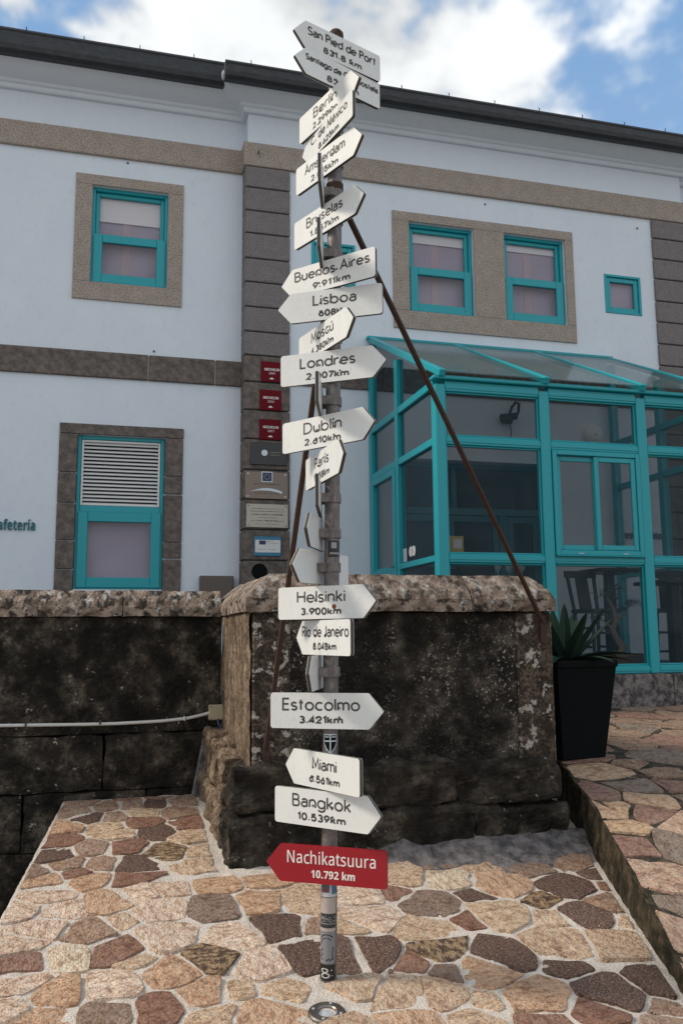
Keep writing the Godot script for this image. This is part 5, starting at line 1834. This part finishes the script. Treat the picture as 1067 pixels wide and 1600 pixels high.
func finger_sign(text, dist, deg, y, a, b, tip, h, w_name, cap, w_dist, label, back = false, red = false):
	var th = deg_to_rad(deg)
	var d = Vector3(cos(th), 0, sin(th))
	var n = Vector3(-sin(th), 0, cos(th))
	var off = -0.058 if back else 0.058
	var s = thing("finger_sign", label, "sign", LEAN * y + n * off, "finger boards on the signpost")
	s.transform.basis = Basis(d, Vector3.UP, n)
	var o = arrow_outline(a, b, h, tip, 0.005 if deg < -70.0 else 0.016)
	var skin = M.red if red else M.enamel
	var st = mb()
	prism(st, o, 0.0016, 0.003)
	obj("face", st, skin, s)
	st = mb()
	var inner = []
	for p in o: inner.append(p * 0.9985)
	prism(st, inner, -0.0146, 0.0015)
	obj("core", st, M.red if red else M.rim, s)
	st = mb()
	prism(st, o, -0.016, -0.0147)
	obj("back", st, skin, s)
	# clamp bands round the pipe
	var face_z = -0.016 if not back else 0.003
	var dir = -1.0 if not back else 1.0
	for yy in [0.045, -0.045] if h > 0.2 else [0.0]:
		var cl = mb()
		var axis = Vector3(0, 0, -off)
		lathe(cl, [[0.0385, -0.024], [0.0445, -0.024], [0.0455, -0.021], [0.0455, 0.021], [0.0445, 0.024], [0.0385, 0.024]], axis + Vector3(0, yy, 0), 24)
		var near = face_z + dir * 0.0003
		box(cl, Vector3(0.048, yy, (-off + near) / 2 * 0.9 + near * 0.1), Vector3(0.012, 0.044, abs(off) * 0.9))
		box(cl, Vector3(-0.048, yy, (-off + near) / 2 * 0.9 + near * 0.1), Vector3(0.012, 0.044, abs(off) * 0.9))
		obj("clamp", cl, M.pipe, s)
	if text == "": return s
	var lean_to = -0.028 if tip == "R" else 0.028
	var ink = M.white_ink if red else M.ink
	var mid = (a + b) / 2 + lean_to
	var top = 0.026 if cap < 0.05 else 0.030
	if red:
		lettering("place_name", text, w_name * (b - a), cap, ink, s, Vector3(mid, top, 0.0038), Basis(), "Droid Sans", 400)
		lettering("distance", dist, w_dist * (b - a), 0.034, ink, s, Vector3(mid + 0.01, -0.042, 0.0038), Basis(), "Droid Sans", 700)
	else:
		painted("place_name", text, w_name * (b - a), cap, 0.0090 if cap > 0.045 else 0.0080, ink, s, mid, top - cap / 2)
		painted("distance", dist, w_dist * (b - a), 0.038, 0.0094, ink, s, mid, -0.062)
	if not red:
		for p in [[-0.055, 0.012], [0.058, 0.014], [-0.055, -0.034], [0.058, -0.030]]:
			st = mb()
			prism(st, disc(p[0], p[1], 0.0052, 10), 0.003, 0.0062)
			obj("bolt", st, M.rust_spot if text == "Helsinki" and p[0] > 0 and p[1] < 0 else M.rim, s)
	if text == "Helsinki":
		st = mb()
		prism(st, disc(0.058, -0.022, 0.012, 14), 0.003, 0.0046)
		obj("rust_bloom", st, M.rust_spot, s)
	return s

func sticker_picture(kind) -> StandardMaterial3D:
	# flat print on the stickers
	var im := Image.create(96, 128, false, Image.FORMAT_RGB8)
	if kind == "doodle":
		im.fill(lin(0.22, 0.22, 0.24))
		for k in 400:
			var t = k / 400.0
			var a = PI * (1.0 - t * 0.75)
			var p = Vector2(38 + cos(a) * 34, 48 - sin(a) * 40)
			im.fill_rect(Rect2i(int(p.x), int(p.y), 4, 4), lin(0.02, 0.025, 0.04))
			p = Vector2(38 + cos(a) * 24, 52 - sin(a) * 30)
			im.fill_rect(Rect2i(int(p.x), int(p.y), 3, 3), lin(0.02, 0.025, 0.04))
			im.fill_rect(Rect2i(62 + int(sin(t * 9.0) * 3), 60 + int(t * 52), 4, 3), lin(0.02, 0.025, 0.04))
			im.fill_rect(Rect2i(14 + int(sin(t * 15.0) * 8), 66 + int(t * 46), 3, 3), lin(0.03, 0.03, 0.045))
			im.fill_rect(Rect2i(36 + int(t * 26), 110 + int(sin(t * 12.0) * 5), 3, 3), lin(0.02, 0.025, 0.04))
	elif kind == "round":
		im.fill(lin(0.012, 0.012, 0.013))
		for k in 300:
			var a = TAU * k / 300.0
			for q in [[34, 44, 15], [38, 84, 18]]:
				im.fill_rect(Rect2i(int(q[0] + cos(a) * q[2]), int(q[1] + sin(a) * q[2]), 6, 6), lin(0.6, 0.6, 0.58))
		im.fill_rect(Rect2i(66, 40, 8, 8), lin(0.5, 0.5, 0.5))
		im.fill_rect(Rect2i(68, 84, 7, 7), lin(0.4, 0.4, 0.4))
	elif kind == "band":
		im.fill(lin(0.03, 0.032, 0.036))
		for k in 70:
			var x = rng.randi_range(4, 88)
			im.fill_rect(Rect2i(x, rng.randi_range(18, 74), rng.randi_range(3, 9), 4), lin(0.3, 0.3, 0.31))
		im.fill_rect(Rect2i(0, 88, 96, 5), lin(0.4, 0.4, 0.4))
	elif kind == "pale":
		im.fill(lin(0.42, 0.37, 0.34))
		for k in 50:
			im.fill_rect(Rect2i(rng.randi_range(0, 88), rng.randi_range(0, 120), rng.randi_range(4, 16), rng.randi_range(3, 12)), lin(0.34 + rng.randf() * 0.12, 0.28 + rng.randf() * 0.1, 0.27 + rng.randf() * 0.1))
	elif kind == "bluewhite":
		im.fill(lin(0.5, 0.52, 0.55))
		im.fill_rect(Rect2i(58, 14, 34, 90), lin(0.06, 0.16, 0.26))
		im.fill_rect(Rect2i(12, 20, 38, 70), lin(0.09, 0.09, 0.12))
		im.fill_rect(Rect2i(26, 56, 20, 30), lin(0.2, 0.04, 0.05))
	elif kind == "dark":
		im.fill(lin(0.012, 0.014, 0.02))
		im.fill_rect(Rect2i(20, 14, 36, 46), lin(0.3, 0.3, 0.31))
		for k in 9: im.fill_rect(Rect2i(12 + k * 9, 92, 6, 14), lin(0.4, 0.4, 0.41))
	im.generate_mipmaps()
	var m := plain(Color.WHITE, 0.45)
	m.albedo_texture = ImageTexture.create_from_image(im)
	return m

func wrap_patch(st, y0, y1, mid, spread, r):
	# a sticker lying round the pipe
	var n = 14
	for i in n:
		var q = []
		var nn = []
		var uv = []
		for e in [[i, 0], [i + 1, 0], [i + 1, 1], [i, 1]]:
			var u = float(e[0]) / n
			var a = mid + (0.5 - u) * spread
			var o = Vector3(cos(a), 0, sin(a))
			var y = y1 if e[1] == 1 else y0
			q.append(LEAN * y + o * r)
			nn.append(o)
			uv.append(Vector2(u, 0.0 if e[1] == 1 else 1.0))
		for t in [[0, 1, 2], [0, 2, 3]]:
			var k = t
			if (q[t[1]] - q[t[0]]).cross(q[t[2]] - q[t[0]]).dot(nn[0]) > 0: k = [t[0], t[2], t[1]]
			for j in k:
				st.set_normal(nn[j])
				st.set_uv(uv[j])
				st.add_vertex(q[j])

func signpost():
	var p = thing("signpost_pole", "tall leaning steel pole covered in stickers carrying finger signs", "pole", Vector3.ZERO)
	var st = mb()
	tube(st, [Vector3(0, -0.1, 0), LEAN * 1.2, LEAN * 2.6, LEAN * 4.86], 0.038, 28)
	obj("pipe", st, M.pipe, p)
	st = mb()
	lathe(st, [[0.0405, -0.03], [0.0415, 0.0], [0.0405, 0.02], [0.03, 0.034], [0.0, 0.038]], LEAN * 4.86, 24)
	obj("cap", st, M.rust, p)
	var to_eye = atan2(4.19, -1.05)
	for s in [["bluewhite", 0.376, 0.442, 3.0], ["pale", 0.302, 0.372, 3.4], ["band", 0.238, 0.300, 3.6], ["pale", 0.221, 0.237, 3.3], ["doodle", 0.080, 0.219, 3.0], ["round", 0.006, 0.076, 2.6], ["dark", 1.985, 2.068, 2.0]]:
		st = mb()
		wrap_patch(st, s[1], s[2], to_eye - (0.5 if s[0] == "dark" else 0.0) + (0.2 if s[0] == "round" else 0.0), s[3], 0.0387)
		obj("sticker", st, sticker_picture(s[0]), p)
	# shield sticker
	var xf = Transform3D(Basis(Vector3.UP, PI / 2 - to_eye), LEAN * 1.085)
	var sh = [Vector2(-0.034, 0.04), Vector2(0.034, 0.04), Vector2(0.036, 0.0), Vector2(0.022, -0.03), Vector2(0.0, -0.056), Vector2(-0.022, -0.03), Vector2(-0.036, 0.0)]
	var bent = func(poly, k, r, mat, called):
		# bend the flat outline round the pipe in narrow strips
		var b = mb()
		var lo_x = 9.0
		var hi_x = -9.0
		for q in poly:
			lo_x = min(lo_x, q.x * k)
			hi_x = max(hi_x, q.x * k)
		for i in 12:
			var xa = lerpf(lo_x, hi_x, i / 12.0)
			var xb = lerpf(lo_x, hi_x, (i + 1) / 12.0)
			var strip = []
			for q in poly: strip.append(q * k)
			strip = clip(strip, Vector2(xa, 0), Vector2(-1, 0))
			if strip.size() > 2: strip = clip(strip, Vector2(xb, 0), Vector2(1, 0))
			if strip.size() < 3: continue
			var pts = []
			for q in strip: pts.append(xf * Vector3(sin(q.x / 0.038) * r, q.y, cos(q.x / 0.038) * r))
			face(b, pts, LEAN * 1.085)
		obj(called, b, mat, p)
	bent.call(sh, 1.0, 0.0387, M.silver, "shield_sticker")
	bent.call(sh, 0.86, 0.0393, M.black, "shield_field")
	for r in [[-0.003, 0.003, -0.05, 0.034], [-0.029, 0.029, 0.004, 0.010], [-0.027, -0.006, 0.024, 0.029], [0.006, 0.027, 0.024, 0.029]]:
		bent.call([Vector2(r[0], r[2]), Vector2(r[1], r[2]), Vector2(r[1], r[3]), Vector2(r[0], r[3])], 1.0, 0.0399, M.silver, "shield_bar")

	# the boards, from the top down
	finger_sign("San Pied de Port", "831.8 km", -20.5, 4.740, -0.310, 0.260, "L", 0.158, 0.80, 0.052, 0.45, "weathered white finger sign lettered San Pied de Port, topmost on the pole")
	finger_sign("Santiago de Compostela", "83. km", -23.0, 4.582, -0.314, 0.264, "L", 0.152, 0.86, 0.038, 0.38, "white finger sign lettered Santiago de Compostela in small type")
	finger_sign("Berlín", "2.299km", 71.0, 4.421, -0.275, 0.308, "R", 0.156, 0.40, 0.060, 0.42, "white finger sign lettered Berlín")
	finger_sign("C. de México", "8.625km", 76.4, 4.279, -0.281, 0.298, "L", 0.150, 0.72, 0.052, 0.40, "white finger sign lettered C. de México")
	finger_sign("Amsterdam", "2.015km", 67.8, 4.108, -0.281, 0.308, "R", 0.158, 0.62, 0.060, 0.42, "white finger sign lettered Amsterdam")
	finger_sign("", "", -73.0, 3.93, -0.29, 0.29, "R", 0.157, 0, 0, 0, "white finger sign set edge on just below the Amsterdam board", true)
	finger_sign("Bruselas", "1.857km", 66.9, 3.786, -0.285, 0.317, "R", 0.156, 0.53, 0.060, 0.42, "white finger sign lettered Bruselas")
	finger_sign("", "", -73.0, 3.585, -0.29, 0.29, "R", 0.157, 0, 0, 0, "white finger sign set edge on between the Bruselas and Buenos Aires boards", true)
	finger_sign("Buenos Aires", "9.911km", 48.2, 3.464, -0.300, 0.289, "L", 0.158, 0.80, 0.058, 0.40, "white finger sign lettered Buenos Aires")
	finger_sign("Lisboa", "608km", 31.4, 3.298, -0.289, 0.276, "L", 0.162, 0.42, 0.060, 0.31, "white finger sign lettered Lisboa")
	finger_sign("Moscú", "4.380km", 76.2, 3.133, -0.285, 0.314, "R", 0.156, 0.42, 0.060, 0.42, "white finger sign lettered Moscú")
	finger_sign("Londres", "2.007km", 34.5, 2.965, -0.270, 0.304, "R", 0.166, 0.53, 0.060, 0.41, "white finger sign lettered Londres")
	finger_sign("", "", -73.0, 2.79, -0.29, 0.29, "R", 0.157, 0, 0, 0, "white finger sign set edge on between the Londres and Dublín boards", true)
	finger_sign("Dublín", "2.610km", 54.0, 2.629, -0.294, 0.312, "R", 0.164, 0.42, 0.062, 0.40, "white finger sign lettered Dublín")
	finger_sign("París", "1.658km", 86.0, 2.450, -0.272, 0.341, "R", 0.166, 0.38, 0.060, 0.42, "white finger sign lettered París")
	finger_sign("", "", -74.0, 2.285, -0.29, 0.29, "R", 0.157, 0, 0, 0, "white finger sign set edge on just below the París board", true)
	finger_sign("", "", -63.0, 2.105, -0.29, 0.29, "L", 0.165, 0, 0, 0, "blank backed white finger sign above the small dark square sticker", true)
	finger_sign("", "", -47.5, 1.935, -0.29, 0.29, "L", 0.165, 0, 0, 0, "blank backed white finger sign directly above the Helsinki board", true)
	finger_sign("Helsinki", "3.900km", 49.2, 1.760, -0.288, 0.299, "R", 0.162, 0.50, 0.062, 0.42, "white finger sign lettered Helsinki with a rusty bolt")
	finger_sign("Río de Janeiro", "8.048km", 77.0, 1.588, -0.275, 0.310, "L", 0.170, 0.86, 0.058, 0.43, "white finger sign lettered Río de Janeiro")
	finger_sign("", "", -67.0, 1.42, -0.29, 0.29, "L", 0.165, 0, 0, 0, "blank backed white finger sign between the Río de Janeiro and Estocolmo boards", true)
	finger_sign("Estocolmo", "3.421km", 28.6, 1.237, -0.288, 0.277, "R", 0.170, 0.69, 0.062, 0.39, "white finger sign lettered Estocolmo")
	finger_sign("Miami", "6.561km", 66.4, 0.954, -0.288, 0.296, "L", 0.171, 0.33, 0.060, 0.41, "white finger sign lettered Miami")
	finger_sign("Bangkok", "10.539km", 48.9, 0.777, -0.287, 0.326, "R", 0.170, 0.56, 0.062, 0.46, "white finger sign lettered Bangkok")
	finger_sign("Nachikatsuura", "10.792 km", 32.9, 0.523, -0.300, 0.300, "L", 0.170, 0.73, 0.055, 0.36, "red finger sign lettered Nachikatsuura in white, lowest on the pole", false, true)

	# two iron stays
	for s in [[LEAN * 3.97 + Vector3(0.02, 0, -0.035), Vector3(1.975, 1.66, -1.485), "rusty iron stay slanting from the pole to the pier's planter end"], [LEAN * 3.53 + Vector3(-0.01, 0, -0.035), Vector3(-0.035, 0.86, -1.485), "rusty iron stay dropping steeply behind the boards to the pier foot"]]:
		var t = thing("iron_stay", s[2], "brace", s[1], "iron stays of the signpost")
		st = mb()
		bar(st, s[0] - s[1], Vector3(0, 0.02, 0), 0.030, 0.022, 0.003)
		obj("rod", st, M.rust, t)
		st = mb()
		box(st, Vector3(0.004, -0.05, -0.006), Vector3(0.045, 0.24, 0.012), 0.003)
		obj("foot_plate", st, M.rust, t)
		for yy in [-0.13, 0.03]:
			st = mb()
			box(st, Vector3(0.004, yy, 0.003), Vector3(0.018, 0.018, 0.010), 0.003)
			obj("bolt", st, M.rust, t)
		st = mb()
		lathe(st, [[0.0385, -0.02], [0.046, -0.02], [0.046, 0.02], [0.0385, 0.02]], s[0] - s[1] + Vector3(-0.02 if s[1].x > 1 else 0.01, 0, 0.035), 20)
		obj("collar", st, M.rust, t)

# ---------------------------------------------------------------- scene
func _ready():
	rng.seed = 2024
	var cam := Camera3D.new()
	cam.name = "camera"
	cam.fov = 61.343
	cam.near = 0.05
	cam.far = 900.0
	cam.transform = Transform3D(Basis(Vector3(0.9657164, -0.00772203, 0.25948449), Vector3(-0.02919968, 0.98998321, 0.13813265), Vector3(-0.25795195, -0.14097383, 0.95581754)), Vector3(-1.05028626, 1.6, 4.19387257))
	add_child(cam)
	cam.current = true

	var env := Environment.new()
	env.background_mode = Environment.BG_SKY
	var sky := Sky.new()
	sky.sky_material = sky_material()
	env.sky = sky
	env.background_energy_multiplier = 0.62
	env.tonemap_mode = Environment.TONE_MAPPER_LINEAR
	env.tonemap_exposure = 1.83
	env.sdfgi_enabled = true
	env.ssao_enabled = true
	env.ssil_enabled = true
	var we := WorldEnvironment.new()
	we.name = "world_environment"
	we.environment = env
	add_child(we)

	# hazy sun from the left, just behind the line of the house front
	var sun := DirectionalLight3D.new()
	sun.name = "sun"
	sun.light_energy = 0.5
	sun.light_angular_distance = 12.0
	sun.light_color = Color(1.0, 0.945, 0.87)
	sun.shadow_enabled = true
	add_child(sun)
	sun.look_at_from_position(Vector3(-0.74, 0.64, -0.16) * 50.0, Vector3.ZERO)

	materials()
	print("materials ", Time.get_ticks_msec())
	ground()
	print("ground ", Time.get_ticks_msec())
	parapets()
	house()
	conservatory()
	print("house ", Time.get_ticks_msec())
	plaques()
	agave()
	signpost()
	print("done ", Time.get_ticks_msec())
